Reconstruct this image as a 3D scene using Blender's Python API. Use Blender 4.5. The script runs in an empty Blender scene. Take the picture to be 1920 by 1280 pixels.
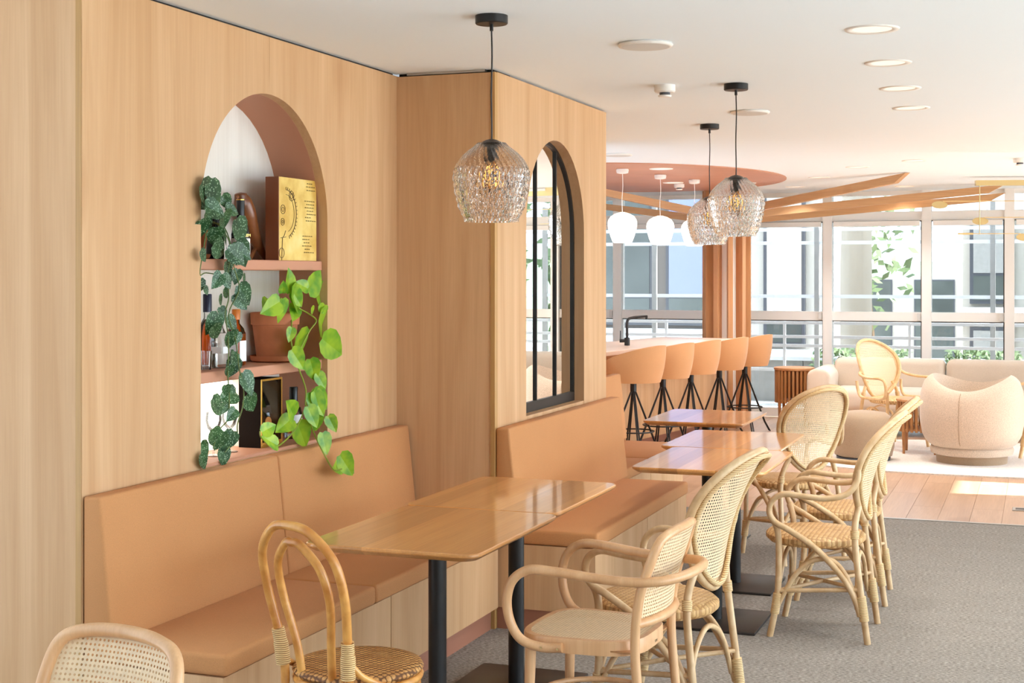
import bpy, bmesh, math, random
from mathutils import Vector, Matrix
R = math.radians
random.seed(7)
scene = bpy.context.scene
col = scene.collection

# ------------------------------------------------------------------ camera, world, sun, exposure
cam_d = bpy.data.cameras.new('camera')
cam = bpy.data.objects.new('camera', cam_d); col.objects.link(cam)
cam.location = (0, 0, 1.6)
cam.rotation_euler = (R(90), 0, math.atan(995 / 2700))
cam_d.sensor_width = 36; cam_d.lens = 2700 / 1920 * 36
cam_d.shift_y = -123 / 1920
cam_d.clip_end = 300
scene.camera = cam
world = bpy.data.worlds.new('world'); scene.world = world; world.use_nodes = True
bg = world.node_tree.nodes['Background']
bg.inputs[0].default_value = (0.805, 0.95, 1.115, 1); bg.inputs[1].default_value = 3.4
sun_d = bpy.data.lights.new('sun', 'SUN'); sun_d.energy = 12.0; sun_d.angle = R(0.6); sun_d.color = (1, .98, .96)
sun = bpy.data.objects.new('sun', sun_d); col.objects.link(sun)
sun.rotation_euler = Vector((-.83, -.10, -.50)).to_track_quat('-Z', 'Y').to_euler()
scene.view_settings.view_transform = 'Standard'; scene.view_settings.look = 'None'
scene.view_settings.gamma = 1; scene.view_settings.use_curve_mapping = False
scene.view_settings.exposure = 1.40
cy = scene.cycles
cy.use_denoising = True
cy.max_bounces = 10; cy.diffuse_bounces = 5; cy.glossy_bounces = 4; cy.transmission_bounces = 10; cy.transparent_max_bounces = 16
cy.caustics_reflective = False; cy.caustics_refractive = False
cy.sample_clamp_indirect = 6

# ------------------------------------------------------------------ materials
M = {}
def srgb(r, g, b):
    f = lambda c: ((c/255 + .055)/1.055)**2.4 if c > 10 else c/255/12.92
    return (f(r), f(g), f(b), 1)
class NT:
    def __init__(s, name):
        s.m = bpy.data.materials.new(name); s.m.use_nodes = True
        s.t = s.m.node_tree; s.b = s.t.nodes['Principled BSDF']; M[name] = s.m
    def n(s, kind, **kw):
        o = s.t.nodes.new('ShaderNode' + kind)
        for k, v in kw.items():
            if k in o.inputs: o.inputs[k].default_value = v
            else: setattr(o, k, v)
        return o
    def l(s, a, b): s.t.links.new(a, b)
    def coords(s, scale, rand=True):
        tc = s.n('TexCoord'); mp = s.n('Mapping'); mp.inputs['Scale'].default_value = scale
        if rand:
            oi = s.n('ObjectInfo'); mu = s.n('Math', operation='MULTIPLY'); mu.inputs[1].default_value = 31.0
            s.l(oi.outputs['Random'], mu.inputs[0])
            ad = s.n('VectorMath', operation='ADD'); s.l(tc.outputs['Object'], ad.inputs[0]); s.l(mu.outputs[0], ad.inputs[1])
            s.l(ad.outputs[0], mp.inputs[0])
        else: s.l(tc.outputs['Object'], mp.inputs[0])
        return mp.outputs[0]
    def noise(s, vec, scale=1, detail=4, dist=0, rough=.5):
        o = s.n('TexNoise'); o.inputs['Scale'].default_value = scale; o.inputs['Detail'].default_value = detail
        o.inputs['Distortion'].default_value = dist; o.inputs['Roughness'].default_value = rough
        if vec is not None: s.l(vec, o.inputs['Vector'])
        return o.outputs[0]
    def ramp(s, fac, stops):
        o = s.n('ValToRGB'); e = o.color_ramp.elements
        while len(e) < len(stops): e.new(.5)
        for i, (p, c) in enumerate(stops): e[i].position = p; e[i].color = c
        s.l(fac, o.inputs[0]); return o.outputs[0]
    def mix(s, fac, a, b, mode='MIX'):
        o = s.n('MixRGB', blend_type=mode)
        for i, v in ((0, fac), (1, a), (2, b)):
            if isinstance(v, (int, float)): o.inputs[i].default_value = v
            elif isinstance(v, tuple): o.inputs[i].default_value = v
            else: s.l(v, o.inputs[i])
        return o.outputs[0]
    def bump(s, h, strength=.2, dist=.002):
        o = s.n('Bump'); o.inputs['Strength'].default_value = strength; o.inputs['Distance'].default_value = dist
        s.l(h, o.inputs['Height']); s.l(o.outputs[0], s.b.inputs['Normal'])
    def set(s, **kw):
        for k, v in kw.items():
            k = {'rough': 'Roughness', 'metal': 'Metallic', 'color': 'Base Color', 'ior': 'IOR', 'trans': 'Transmission Weight',
                 'spec': 'Specular IOR Level', 'coat': 'Coat Weight', 'sheen': 'Sheen Weight', 'ecol': 'Emission Color', 'estr': 'Emission Strength', 'sub': 'Subsurface Weight'}[k]
            if hasattr(v, 'links') or hasattr(v, 'is_linked'): s.l(v, s.b.inputs[k])
            else: s.b.inputs[k].default_value = v
        return s
def plain(name, c, rough=.5, metal=0, var=0, vscale=40, bump=0, **kw):
    n = NT(name); n.set(color=c, rough=rough, metal=metal, **kw)
    if var or bump:
        v = n.coords((vscale,)*3); no = n.noise(v, 1, 4)
        if var:
            d = tuple(x*(1-var) for x in c[:3])+(1,); h = tuple(min(1, x*(1+var)) for x in c[:3])+(1,)
            n.set(color=n.ramp(no, [(.3, d), (.7, h)]))
        if bump: n.bump(no, bump)
    return n
def wood(name, light, dark, axis=2, rough=.45, w=1.0, stave=None, fine=.35, coat=0, contrast=1.0):
    n = NT(name)
    sc = [7.0*w]*3; sc[axis] = .45*w
    v = n.coords(tuple(sc)); big = n.noise(v, 1, 6, 1.1, .55)
    c = n.ramp(big, [(.5-.2*contrast**-1, dark), (.5+.16*contrast**-1, light)])
    sf = [150.0*w]*3; sf[axis] = 3.0*w
    vf = n.coords(tuple(sf)); fn = n.noise(vf, 1, 3)
    fr = n.ramp(fn, [(.35, (.72, .66, .6, 1)), (.6, (1, 1, 1, 1))])
    c = n.mix(fine, c, fr, 'MULTIPLY')
    vk = n.coords((1.6*w, 1.6*w, .9*w)); kn = n.noise(vk, 1.4, 1)
    kr = n.ramp(kn, [(.7, (1, 1, 1, 1)), (.8, (.74, .62, .5, 1))])
    c = n.mix(.6, c, kr, 'MULTIPLY')
    if stave:
        a, wid, lo = stave
        tc = n.n('TexCoord'); sp = n.n('SeparateXYZ'); n.l(tc.outputs['Object'], sp.inputs[0])
        dv = n.n('Math', operation='DIVIDE'); n.l(sp.outputs[a], dv.inputs[0]); dv.inputs[1].default_value = wid
        fl = n.n('Math', operation='FLOOR'); n.l(dv.outputs[0], fl.inputs[0])
        oi = n.n('ObjectInfo'); ad = n.n('Math', operation='ADD'); n.l(fl.outputs[0], ad.inputs[0]); n.l(oi.outputs['Random'], ad.inputs[1])
        wn = n.n('TexWhiteNoise', noise_dimensions='1D'); n.l(ad.outputs[0], wn.inputs['W'])
        st = n.ramp(wn.outputs['Value'], [(0, (lo, lo*.95, lo*.9, 1)), (1, (1, 1, 1, 1))])
        c = n.mix(1, c, st, 'MULTIPLY')
    n.set(color=c, rough=rough, coat=coat); n.b.inputs['Coat Roughness'].default_value = .08; n.bump(fn, .06, .001)
    return n
wood('oak_panel', srgb(214, 173, 131), srgb(196, 152, 108), 2, .5, fine=.16); M['oak_panel'].node_tree.nodes['Principled BSDF'].inputs['Specular IOR Level'].default_value = .22
wood('oak_edge', srgb(196, 152, 92), srgb(178, 134, 78), 2, .5)
wood('oak_table', srgb(238, 172, 100), srgb(220, 150, 82), 1, .34, stave=(0, .085, .66), coat=.7)
wood('beam_wood', srgb(212, 168, 122), srgb(196, 150, 104), 0, .5)
wood('slat_wood', srgb(210, 156, 108), srgb(190, 134, 88), 2, .45)
wood('walnut_slat', srgb(196, 142, 92), srgb(168, 114, 66), 2, .45)
wood('floor_oak', srgb(206, 168, 138), srgb(188, 148, 116), 1, .3)
wood('bird_wood', srgb(150, 92, 52), srgb(96, 54, 30), 2, .3)
wood('beech', srgb(226, 178, 130), srgb(206, 154, 106), 2, .35, w=1.6, fine=.2)
def rattan(name, a, b, rough=.42):
    n = NT(name); v = n.coords((14, 14, 14)); c = n.ramp(n.noise(v, 1, 5, .4), [(.33, b), (.66, a)])
    v2 = n.coords((55, 55, 12)); c = n.mix(.35, c, n.ramp(n.noise(v2, 1, 2), [(.4, (.86, .77, .66, 1)), (.6, (1, 1, 1, 1))]), 'MULTIPLY')
    n.set(color=c, rough=rough); return n
rattan('rattan_pale', srgb(222, 191, 149), srgb(198, 162, 117))
rattan('rattan_honey', srgb(226, 166, 88), srgb(188, 118, 48), .3)
rattan('rattan_fair', srgb(234, 202, 156), srgb(216, 178, 126))
def wrap(name, a, b, freq=330):
    n = NT(name); v = n.coords((1, 1, 1), False); w = n.n('TexWave', wave_type='BANDS', bands_direction='Z'); n.l(v, w.inputs[0])
    w.inputs['Scale'].default_value = freq/6.28; w.inputs['Distortion'].default_value = .6
    n.set(color=n.ramp(w.outputs[1], [(.15, b), (.5, a)]), rough=.5); n.bump(w.outputs[1], .6, .002)
wrap('wrap_pale', srgb(236, 206, 154), srgb(178, 130, 78)); wrap('wrap_honey', srgb(232, 196, 134), srgb(156, 104, 54))
def weave(name, a, b, dark, scale=90):
    n = NT(name); v = n.coords((1, 1, 1), False)
    ws = []
    for d, k in (('X', 1.0), ('Y', 1.0)):
        w = n.n('TexWave', wave_type='BANDS', bands_direction=d); n.l(v, w.inputs[0])
        w.inputs['Scale'].default_value = scale/6; w.inputs['Distortion'].default_value = 1.2; w.inputs['Detail Scale'].default_value = 3; ws.append(w.outputs[1])
    ch = n.n('Math', operation='MULTIPLY'); n.l(ws[0], ch.inputs[0]); n.l(ws[1], ch.inputs[1])
    c0 = n.ramp(n.noise(n.coords((22, 22, 22)), 1, 3), [(.35, b), (.65, a)])
    n.set(color=n.mix(n.ramp(ch.outputs[0], [(.0, (1, 1, 1, 1)), (.2, (0, 0, 0, 1))]), c0, dark), rough=.55)
    n.bump(ch.outputs[0], .7, .003)
weave('weave_pale', srgb(226, 190, 136), srgb(206, 162, 104), srgb(180, 134, 84))
weave('weave_honey', srgb(212, 158, 92), srgb(180, 122, 62), srgb(96, 56, 22), 110)
plain('cane', srgb(230, 203, 163), .5, var=.08, vscale=60)
def fabric(name, c, var=.06, sc=420, sheen=.25, bump=.25, streak=None):
    n = NT(name); no = n.noise(n.coords((sc,)*3), 1, 3); lo = n.noise(n.coords(streak or (5, 5, 5)), 1, 4)
    d = tuple(x*(1-var) for x in c[:3])+(1,); h = tuple(min(1, x*(1+var)) for x in c[:3])+(1,)
    cc = n.ramp(no, [(.3, d), (.7, h)]); cc = n.mix(.5, cc, n.ramp(lo, [(.3, (.93, .91, .89, 1)), (.7, (1, 1, 1, 1))]), 'MULTIPLY')
    n.set(color=cc, rough=.85, sheen=sheen); n.bump(no, bump, .001); return n
fabric('tan_fabric', srgb(196, 136, 84), .09, sheen=.03)
fabric('stool_fabric', srgb(208, 150, 98), .06)
fabric('sofa_fabric', srgb(212, 196, 178), .07, 260)
fabric('tub_fabric', srgb(206, 184, 162), .22, 190, .3, .6)
fabric('pouf_fabric', srgb(168, 142, 114), .16, 240)
fabric('rug_pile', srgb(228, 216, 204), .16, 60, .4, 1.0)
def carpet():
    n = NT('carpet'); a = n.noise(n.coords((60, 190, 60), False), 1, 4, 0, .7); b = n.noise(n.coords((2.0, 7, 1), False), 1, 4)
    c = n.ramp(a, [(.36, srgb(104, 97, 90)), (.5, srgb(146, 138, 129)), (.64, srgb(188, 179, 169))])
    c = n.mix(.5, c, n.ramp(b, [(.3, (.82, .82, .82, 1)), (.7, (1, 1, 1, 1))]), 'MULTIPLY')
    n.set(color=c, rough=.95); n.bump(a, .9, .004)
carpet()
plain('ceiling_white', srgb(240, 248, 254), .9)
plain('white_paint', srgb(240, 236, 230), .6)
plain('frame_white', srgb(240, 238, 234), .45)
plain('gasket', srgb(90, 88, 84), .6)
plain('white_plastic', srgb(240, 236, 230), .4)
plain('grille_grey', srgb(214, 212, 208), .6)
plain('terracotta_paint', srgb(196, 138, 108), .6)
plain('terracotta_ceiling', srgb(188, 130, 102), .55, var=.05, vscale=3)
plain('plinth_brown', srgb(162, 108, 84), .5)
wood('pale_back', srgb(240, 234, 224), srgb(230, 222, 210), 2, .6, fine=.15)
plain('black_metal', srgb(34, 32, 31), .42, .3)
plain('base_black', srgb(52, 46, 42), .4, .35)
plain('bronze_frame', srgb(46, 40, 36), .4, .5)
plain('brass', srgb(222, 200, 146), .3, .85)
plain('steel', srgb(190, 188, 184), .3, 1)
plain('clay', srgb(190, 112, 72), .75, var=.10, vscale=18)
plain('soil', srgb(60, 44, 34), .95)
plain('concrete', srgb(168, 166, 162), .85, var=.07, vscale=14)
plain('pale_wall', srgb(204, 196, 184), .8, var=.05, vscale=1.5)
plain('rail_white', srgb(240, 242, 244), .4)
plain('dark_frame', srgb(84, 86, 92), .5)
plain('blind_blue', srgb(150, 158, 200), .5)
plain('teal_glass', srgb(92, 98, 94), .12, var=.3, vscale=.6)
plain('brown_wall', srgb(128, 118, 110), .8)
plain('terrace', srgb(190, 188, 182), .8)
plain('bark', srgb(112, 92, 72), .9)
plain('tree_leaf', srgb(124, 146, 104), .6, var=.3, vscale=2)
plain('hill_green', srgb(150, 172, 140), .9, var=.2, vscale=.1)
plain('book_brown', srgb(120, 62, 30), .5)
plain('ink', srgb(88, 66, 36), .7)
plain('paper_cream', srgb(240, 222, 160), .7)
plain('label_white', srgb(240, 240, 240), .6)
plain('label_orange', srgb(236, 160, 90), .6)
plain('cap_blue', srgb(30, 36, 64), .35)
plain('cap_black', srgb(26, 26, 28), .35)
plain('cap_orange', srgb(226, 128, 40), .35)
plain('gold', srgb(220, 178, 92), .25, .9)
plain('gold_card', srgb(206, 150, 50), .4, .3)
plain('box_black', srgb(24, 16, 12), .9, spec=.1)
plain('dark_bottle', srgb(22, 22, 28), .12)
plain('cork', srgb(206, 160, 110), .8)
plain('red_emblem', srgb(190, 50, 50), .6)
def leafmat(name, a, b, spots=None):
    n = NT(name); c = n.ramp(n.noise(n.coords((2.2, 2.2, 2.2)), 1, 2), [(.35, b), (.65, a)])
    if spots:
        vo = n.n('TexVoronoi'); n.l(n.coords((13, 13, 13)), vo.inputs['Vector']); vo.inputs['Scale'].default_value = 1
        c = n.mix(n.ramp(vo.outputs['Distance'], [(.22, (1, 1, 1, 1)), (.38, (0, 0, 0, 1))]), c, spots)
    n.set(color=c, rough=.35)
    tr = n.n('BsdfTranslucent'); n.l(c, tr.inputs[0]); mx = n.n('MixShader'); mx.inputs[0].default_value = .3
    n.l(n.b.outputs[0], mx.inputs[1]); n.l(tr.outputs[0], mx.inputs[2]); n.l(mx.outputs[0], n.t.nodes['Material Output'].inputs[0])
leafmat('pothos_leaf', srgb(166, 202, 48), srgb(98, 158, 40))
leafmat('satin_leaf', srgb(62, 104, 62), srgb(36, 74, 44), srgb(150, 184, 150))
plain('pothos_stem', srgb(138, 156, 52), .5); plain('satin_stem', srgb(96, 116, 60), .5)
def pane(name, tint, gloss=.5):
    n = NT(name); t = n.n('BsdfTransparent'); t.inputs[0].default_value = tint
    g = n.n('BsdfGlossy'); g.inputs['Roughness'].default_value = .02
    fr = n.n('Fresnel'); fr.inputs[0].default_value = 1.45
    mu = n.n('Math', operation='MULTIPLY'); mu.inputs[1].default_value = gloss; n.l(fr.outputs[0], mu.inputs[0])
    mx = n.n('MixShader'); n.l(mu.outputs[0], mx.inputs[0]); n.l(t.outputs[0], mx.inputs[1]); n.l(g.outputs[0], mx.inputs[2])
    n.l(mx.outputs[0], n.t.nodes['Material Output'].inputs[0]); return n
pane('window_glass', (.97, .985, .98, 1), 1.0)
pane('facade_glass', (.58, .585, .58, 1), 1.0)  # tint added to dim the bright view outside
pane('bottle_glass', (.93, .94, .94, 1), .9)
pane('amber_glass', (.78, .30, .06, 1), 1.4)
pane('whisky_glass', (.86, .52, .24, 1), 1.4)
pane('bulb_glass', (1.0, .80, .48, 1), 1.2)
def glass(name, c, rough=0.0, ior=1.45):
    n = NT(name); n.set(color=c, rough=rough, ior=ior, trans=1.0)
glass('smoke_glass', (.87, .83, .80, 1), .02, 1.33)
def emit(name, c, s, base=None):
    n = NT(name); n.set(color=base or c, ecol=c, estr=s, rough=.5)
emit('opal', (1, .94, .84, 1), .9); emit('filament', (1, .66, .26, 1), 1.6); emit('downlight', (1, .95, .88, 1), .14); emit('led_panel', (1, .95, .82, 1), 1.1)
def blindmat():
    n = NT('sheer_blind'); d = n.n('BsdfDiffuse'); d.inputs[0].default_value = (.85, .83, .79, 1)
    t = n.n('BsdfTranslucent'); t.inputs[0].default_value = (.85, .82, .76, 1)
    mx = n.n('MixShader'); mx.inputs[0].default_value = .55; n.l(d.outputs[0], mx.inputs[1]); n.l(t.outputs[0], mx.inputs[2])
    n.l(mx.outputs[0], n.t.nodes['Material Output'].inputs[0])
blindmat()
n = NT('mirror'); n.set(color=(.93, .94, .93, 1), metal=1, rough=.0)
def bookmat():
    n = NT('book_print'); v = n.coords((9, 9, 9), False)
    c = n.ramp(n.noise(v, 1, 5), [(.3, srgb(206, 160, 66)), (.55, srgb(232, 200, 112)), (.75, srgb(238, 214, 140))])
    n.set(color=c, rough=.5)
bookmat()

# ------------------------------------------------------------------ mesh helpers
class MB:
    def __init__(s): s.v = []; s.f = []
    def add(s, v, f):
        k = len(s.v); s.v += [tuple(p) for p in v]; s.f += [tuple(i+k for i in q) for q in f]; return s
    def box(s, x0, x1, y0, y1, z0, z1):
        return s.add([(x0,y0,z0),(x1,y0,z0),(x1,y1,z0),(x0,y1,z0),(x0,y0,z1),(x1,y0,z1),(x1,y1,z1),(x0,y1,z1)],
                     [(0,3,2,1),(4,5,6,7),(0,1,5,4),(1,2,6,5),(2,3,7,6),(3,0,4,7)])
    def rbox(s, x0, x1, y0, y1, z0, z1, r=.02, seg=3):
        bm = bmesh.new(); bmesh.ops.create_cube(bm, size=1)
        for v in bm.verts: v.co = Vector((x0+(v.co.x+.5)*(x1-x0), y0+(v.co.y+.5)*(y1-y0), z0+(v.co.z+.5)*(z1-z0)))
        bmesh.ops.bevel(bm, geom=bm.edges[:], offset=r, segments=seg, profile=.5, affect='EDGES')
        bm.verts.index_update(); s.add([v.co for v in bm.verts], [[v.index for v in f.verts] for f in bm.faces]); bm.free(); return s
    def tube(s, pts, r, n=8, closed=False):
        P = [Vector(p) for p in pts]; m = len(P); rr = r if isinstance(r, (list, tuple)) else [r]*m
        T = []
        for i in range(m):
            a = P[(i-1) % m] if closed or i > 0 else P[i]; b = P[(i+1) % m] if closed or i < m-1 else P[i]
            t = (b-a); T.append(t.normalized() if t.length > 1e-9 else Vector((0,0,1)))
        u = T[0].orthogonal().normalized(); vs = []; fs = []
        for i in range(m):
            u = (u - T[i]*u.dot(T[i])); u = u.normalized() if u.length > 1e-6 else T[i].orthogonal().normalized()
            w = T[i].cross(u)
            for k in range(n):
                a = 2*math.pi*k/n; vs.append(P[i]+(u*math.cos(a)+w*math.sin(a))*rr[i])
        for i in range(m if closed else m-1):
            j = (i+1) % m
            for k in range(n): fs.append((i*n+k, i*n+(k+1) % n, j*n+(k+1) % n, j*n+k))
        if not closed: fs.append(tuple(range(n))[::-1]); fs.append(tuple((m-1)*n+k for k in range(n)))
        return s.add(vs, fs)
    def lathe(s, prof, n=24, c=(0,0,0), sx=1, sy=1, cap=True):
        vs = []; fs = []; m = len(prof)
        for r, z in prof:
            for k in range(n):
                a = 2*math.pi*k/n; vs.append((c[0]+r*sx*math.cos(a), c[1]+r*sy*math.sin(a), c[2]+z))
        for i in range(m-1):
            for k in range(n): fs.append((i*n+k, i*n+(k+1) % n, (i+1)*n+(k+1) % n, (i+1)*n+k))
        if cap: fs.append(tuple(range(n))[::-1]); fs.append(tuple((m-1)*n+k for k in range(n)))
        return s.add(vs, fs)
    def prism(s, poly, a0, a1, axis='x'):
        n = len(poly); mk = {'x': lambda p, a: (a, p[0], p[1]), 'y': lambda p, a: (p[0], a, p[1]), 'z': lambda p, a: (p[0], p[1], a)}[axis]
        vs = [mk(p, a0) for p in poly]+[mk(p, a1) for p in poly]
        return s.add(vs, [tuple(range(n))[::-1], tuple(range(n, 2*n))]+[(i, (i+1) % n, n+(i+1) % n, n+i) for i in range(n)])
    def strip(s, A, B, closed=False):
        n = len(A); return s.add(list(A)+list(B), [(i, (i+1) % n, n+(i+1) % n, n+i) for i in range(n if closed else n-1)])
    def grid(s, fn, nu, nv):
        vs = [fn(i/nu, j/nv) for j in range(nv+1) for i in range(nu+1)]
        return s.add(vs, [(j*(nu+1)+i, j*(nu+1)+i+1, (j+1)*(nu+1)+i+1, (j+1)*(nu+1)+i) for j in range(nv) for i in range(nu)])
    def cane(s, fn, nu, nv, hole=.3, inside=None):
        for i in range(nu):
            for j in range(nv):
                uc, vc = (i+.5)/nu, (j+.5)/nv
                if inside and not inside(uc, vc): continue
                vs = []
                for k in range(8):
                    a = math.pi/4*k; ca, sa = math.cos(a), math.sin(a); q = max(abs(ca), abs(sa))
                    vs.append(fn(uc+ca/q*.5/nu, vc+sa/q*.5/nv))
                for k in range(8):
                    a = math.pi/4*k; vs.append(fn(uc+math.cos(a)*hole/nu, vc+math.sin(a)*hole/nv))
                s.add(vs, [(k, (k+1) % 8, 8+(k+1) % 8, 8+k) for k in range(8)])
        return s
    def mesh(s, name, smooth=35, fix=True):
        me = bpy.data.meshes.new(name); me.from_pydata(s.v, [], s.f)
        if fix:
            bm = bmesh.new(); bm.from_mesh(me); bmesh.ops.recalc_face_normals(bm, faces=bm.faces[:]); bm.to_mesh(me); bm.free()
        if smooth:
            me.shade_smooth(); me.set_sharp_from_angle(angle=R(smooth))
        return me
    def build(s, name, m, parent=None, smooth=35, fix=True):
        me = s.mesh(name, smooth, fix); me.materials.append(M[m])
        o = bpy.data.objects.new(name, me); col.objects.link(o)
        if parent: o.parent = parent
        return o
def tag(o, label, cat=None, group=None, kind=None):
    o['label'] = label
    if cat: o['category'] = cat
    if group: o['group'] = group
    if kind: o['kind'] = kind
    return o
def thing(name, label, cat, loc=(0,0,0), rz=0, group=None, kind=None):
    o = bpy.data.objects.new(name, None); col.objects.link(o); o.location = loc; o.rotation_euler = (0, 0, rz); o.empty_display_size = .1
    return tag(o, label, cat, group, kind)
def copy_tree(o, parent=None):
    c = o.copy(); col.objects.link(c); c.parent = parent
    for ch in o.children: copy_tree(ch, c)
    return c
def dup(o, label, loc, rz=0, group=None):
    c = copy_tree(o); c.location = loc; c.rotation_euler = (0, 0, rz); c['label'] = label
    if group: c['group'] = group
    return c
def text(body, size, m, loc, rot, parent, name='lettering'):
    cu = bpy.data.curves.new(name, 'FONT'); cu.body = body; cu.size = size; cu.align_x = 'CENTER'; cu.align_y = 'CENTER'; cu.extrude = .0003
    cu.materials.append(M[m]); o = bpy.data.objects.new(name, cu); col.objects.link(o); o.location = loc; o.rotation_euler = rot
    me = bpy.data.meshes.new_from_object(o.evaluated_get(bpy.context.evaluated_depsgraph_get())); bpy.data.objects.remove(o)
    o = bpy.data.objects.new(name, me); col.objects.link(o); o.location = loc; o.rotation_euler = rot
    if parent: o.parent = parent
    return o
def sp(pts, k=6, closed=False):
    P = [Vector(p) for p in pts]; n = len(P); out = []
    for i in range(n if closed else n-1):
        g = lambda j: P[j % n] if closed else P[max(0, min(n-1, j))]
        a, b, c, d = g(i-1), g(i), g(i+1), g(i+2)
        for t in range(k):
            t /= k; out.append(.5*((2*b)+(c-a)*t+(2*a-5*b+4*c-d)*t*t+(3*b-a-3*c+d)*t**3))
    if not closed: out.append(P[-1])
    return out
def arc(cy_, cz, r, a0, a1, n=24): return [(cy_+r*math.cos(R(a0+(a1-a0)*i/n)), cz+r*math.sin(R(a0+(a1-a0)*i/n))) for i in range(n+1)]
CH = 2.54   # ceiling height

# ------------------------------------------------------------------ the setting: floor, ceiling, walls
def struct(name, label, mb=None, m=None):
    if mb is None: return thing(name, label, 'structure', kind='structure')
    return tag(mb.build(name, m), label, 'structure', kind='structure')
fl = struct('floor', 'warm oak plank floor of the lounge and bar area', MB().box(-8, 3, 9.78, 16.9, -.12, -.006), 'floor_oak')
pl_me = [MB().box(-.099, .099, -.599, .599, -.02, 0).mesh('plank', 0) for _ in range(1)][0]; pl_me.materials.append(M['floor_oak'])
for i in range(22):
    for j in range(7):
        y0 = 9.78 + (j-.5*(i % 2))*1.2
        if y0 < 9.7 and i % 2 == 0 or y0+1.2 > 16.45 and False: continue
        o = bpy.data.objects.new('plank', pl_me); col.objects.link(o); o.parent = fl
        ya, yb = max(y0, 9.785), min(y0+1.2, 16.4)
        if yb-ya < .1: bpy.data.objects.remove(o); continue
        o.location = (-3.75+i*.2, (ya+yb)/2, 0); o.scale = (1, (yb-ya)/1.2, 1)
struct('floor_carpet', 'grey flecked woven carpet under the cafe tables', MB().box(-5.5, 3, -4, 9.78, -.12, 0), 'carpet')
tag(MB().box(-1.2, 2.6, 9.765, 9.80, 0, .004).build('trim_1', 'steel'), 'thin metal strip where carpet meets wooden floor', 'trim', kind='structure')
def ceil(u, v):
    x = -8+11.2*u; y = -4+20.9*v
    t = (y-8.9)/2.0; g = 0
    if 0 < t < 1: g = t*t*(3-2*t)
    elif 1 <= t < 1.25: g = 1-((t-1)/.25)**2*(3-2*(t-1)/.25)
    k = max(0, min(1, (x+3.2)/3.4)); return (x, y, CH-.07*g*k*k)  # dip shaped so the ceiling darkens, then brightens, across a band
mb = MB(); mb.grid(ceil, 40, 200); mb.box(-8, 3.2, -4, 16.9, CH+.02, CH+.2)
struct('ceiling', 'smooth white plaster ceiling with a shallow fold shaped to shade it', mb, 'ceiling_white')

WA, WB, Y0, Y1, Y2 = -2.82, -2.33, 3.76, 6.10, 7.87
TOP = 2.528
AC, AR, AS = 4.925, .485, 1.82      # niche arch: centre, radius, spring height
wl = struct('wall_left', 'light oak panelled wall with an arched shelf niche')
mb = MB(); mb.prism([(Y0+.001, 0), (AC, 0), (AC, .91), (AC-AR, .91)]+arc(AC, AS, AR, 180, 90)+[(AC, TOP), (Y0+.001, TOP)], WA-.04, WA); mb.build('panel', 'oak_panel', wl)
mb = MB(); mb.prism([(AC+.002, 0), (Y1+.03, 0), (Y1+.03, TOP), (AC+.002, TOP)]+arc(AC, AS, AR, 90, 0)+[(AC+AR, .91), (AC+.002, .91)], WA-.04, WA); mb.build('panel', 'oak_panel', wl)
MB().box(WA-.35, WA-.02, Y0+.05, Y1, TOP, CH).build('shade_strip', 'black_metal', wl)  # black strip stands in for the shade above the wall panels
# niche
out = [(AC-AR-.012, .885)]+arc(AC, AS, AR+.012, 180, 0)+[(AC+AR+.012, .885)]
inn = [(AC-AR, .885)]+arc(AC, AS, AR, 180, 0)+[(AC+AR, .885)]
NB = -3.05
mb = MB(); mb.prism(out+inn[::-1], NB, WA-.04); tag(mb.build('niche_lining', 'terracotta_paint', wl), 'terracotta painted curved lining of the niche')
mb = MB(); mb.box(NB-.02, NB, AC-AR-.02, AC+AR+.02, .88, AS+AR+.03); tag(mb.build('niche_back', 'pale_back', wl), 'pale whitewashed back board of the niche')
for z in (1.662, 1.250):
    MB().rbox(NB, WA-.025, AC-AR, AC+AR, z-.040, z, .003, 1).build('shelf', 'terracotta_paint', wl)
MB().rbox(NB, WA-.005, AC-AR, AC+AR, .885, .922, .003, 1).build('sill', 'terracotta_paint', wl)
MB().box(WA-.052, WA-.042, AC-AR-.0115, AC-AR+.006, .95, 1.80).build('led_strip', 'led_panel', wl)
wn = struct('wall_near', 'light oak end panel turning the corner beside the bench')
MB().box(-6.5, WA-.023, Y0, Y0+.04, 0, CH-.005).build('panel', 'oak_panel', wn)
MB().box(WA-.022, WA-.001, Y0-.0015, Y0, 0, CH-.005).build('corner_strip', 'oak_edge', wn)
wr = struct('wall_return', 'short oak return panel between the two benches')
MB().box(WA, WB-.022, Y1, Y1+.03, 0, TOP-.004).build('panel', 'oak_panel', wr)
MB().box(WB-.02, WB+.001, Y1-.006, Y1+.03, 0, TOP-.004).build('corner_strip', 'oak_edge', wr)
MB().box(WA, WB-.02, Y1+.03, Y1+.25, TOP-.03, CH).build('shade_strip', 'black_metal', wr)  # shade over the return panel, put in as a black strip
mb = MB()
for k in range(9): mb.box(WA+.05, WB-.05, Y1+.004+k*.003, Y1+.006+k*.003, TOP+.001, TOP+.012)
mb.build('vent_grille', 'steel', wr)
MC, MR, MS = 6.985, .465, 1.825
MB().box(WA, WB-.06, Y1+.03, Y1+.06, 0, TOP-.004).build('leak_block', 'base_black', wr)  # hidden black board added to stop light leaking at the corner
wc = struct('wall_center', 'light oak panelled wall framing the arched mirror')
mb = MB(); mb.prism([(Y1+.03, 0), (MC-MR, 0)]+arc(MC, MS, MR, 180, 0)+[(MC+MR, 0), (Y2, 0), (Y2, TOP), (Y1+.03, TOP)], WB-.055, WB); mb.build('panel', 'oak_panel', wc)
MB().box(WB-.055, WB-.002, MC-MR, MC+MR, 0, .905).build('panel', 'oak_panel', wc)
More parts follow.
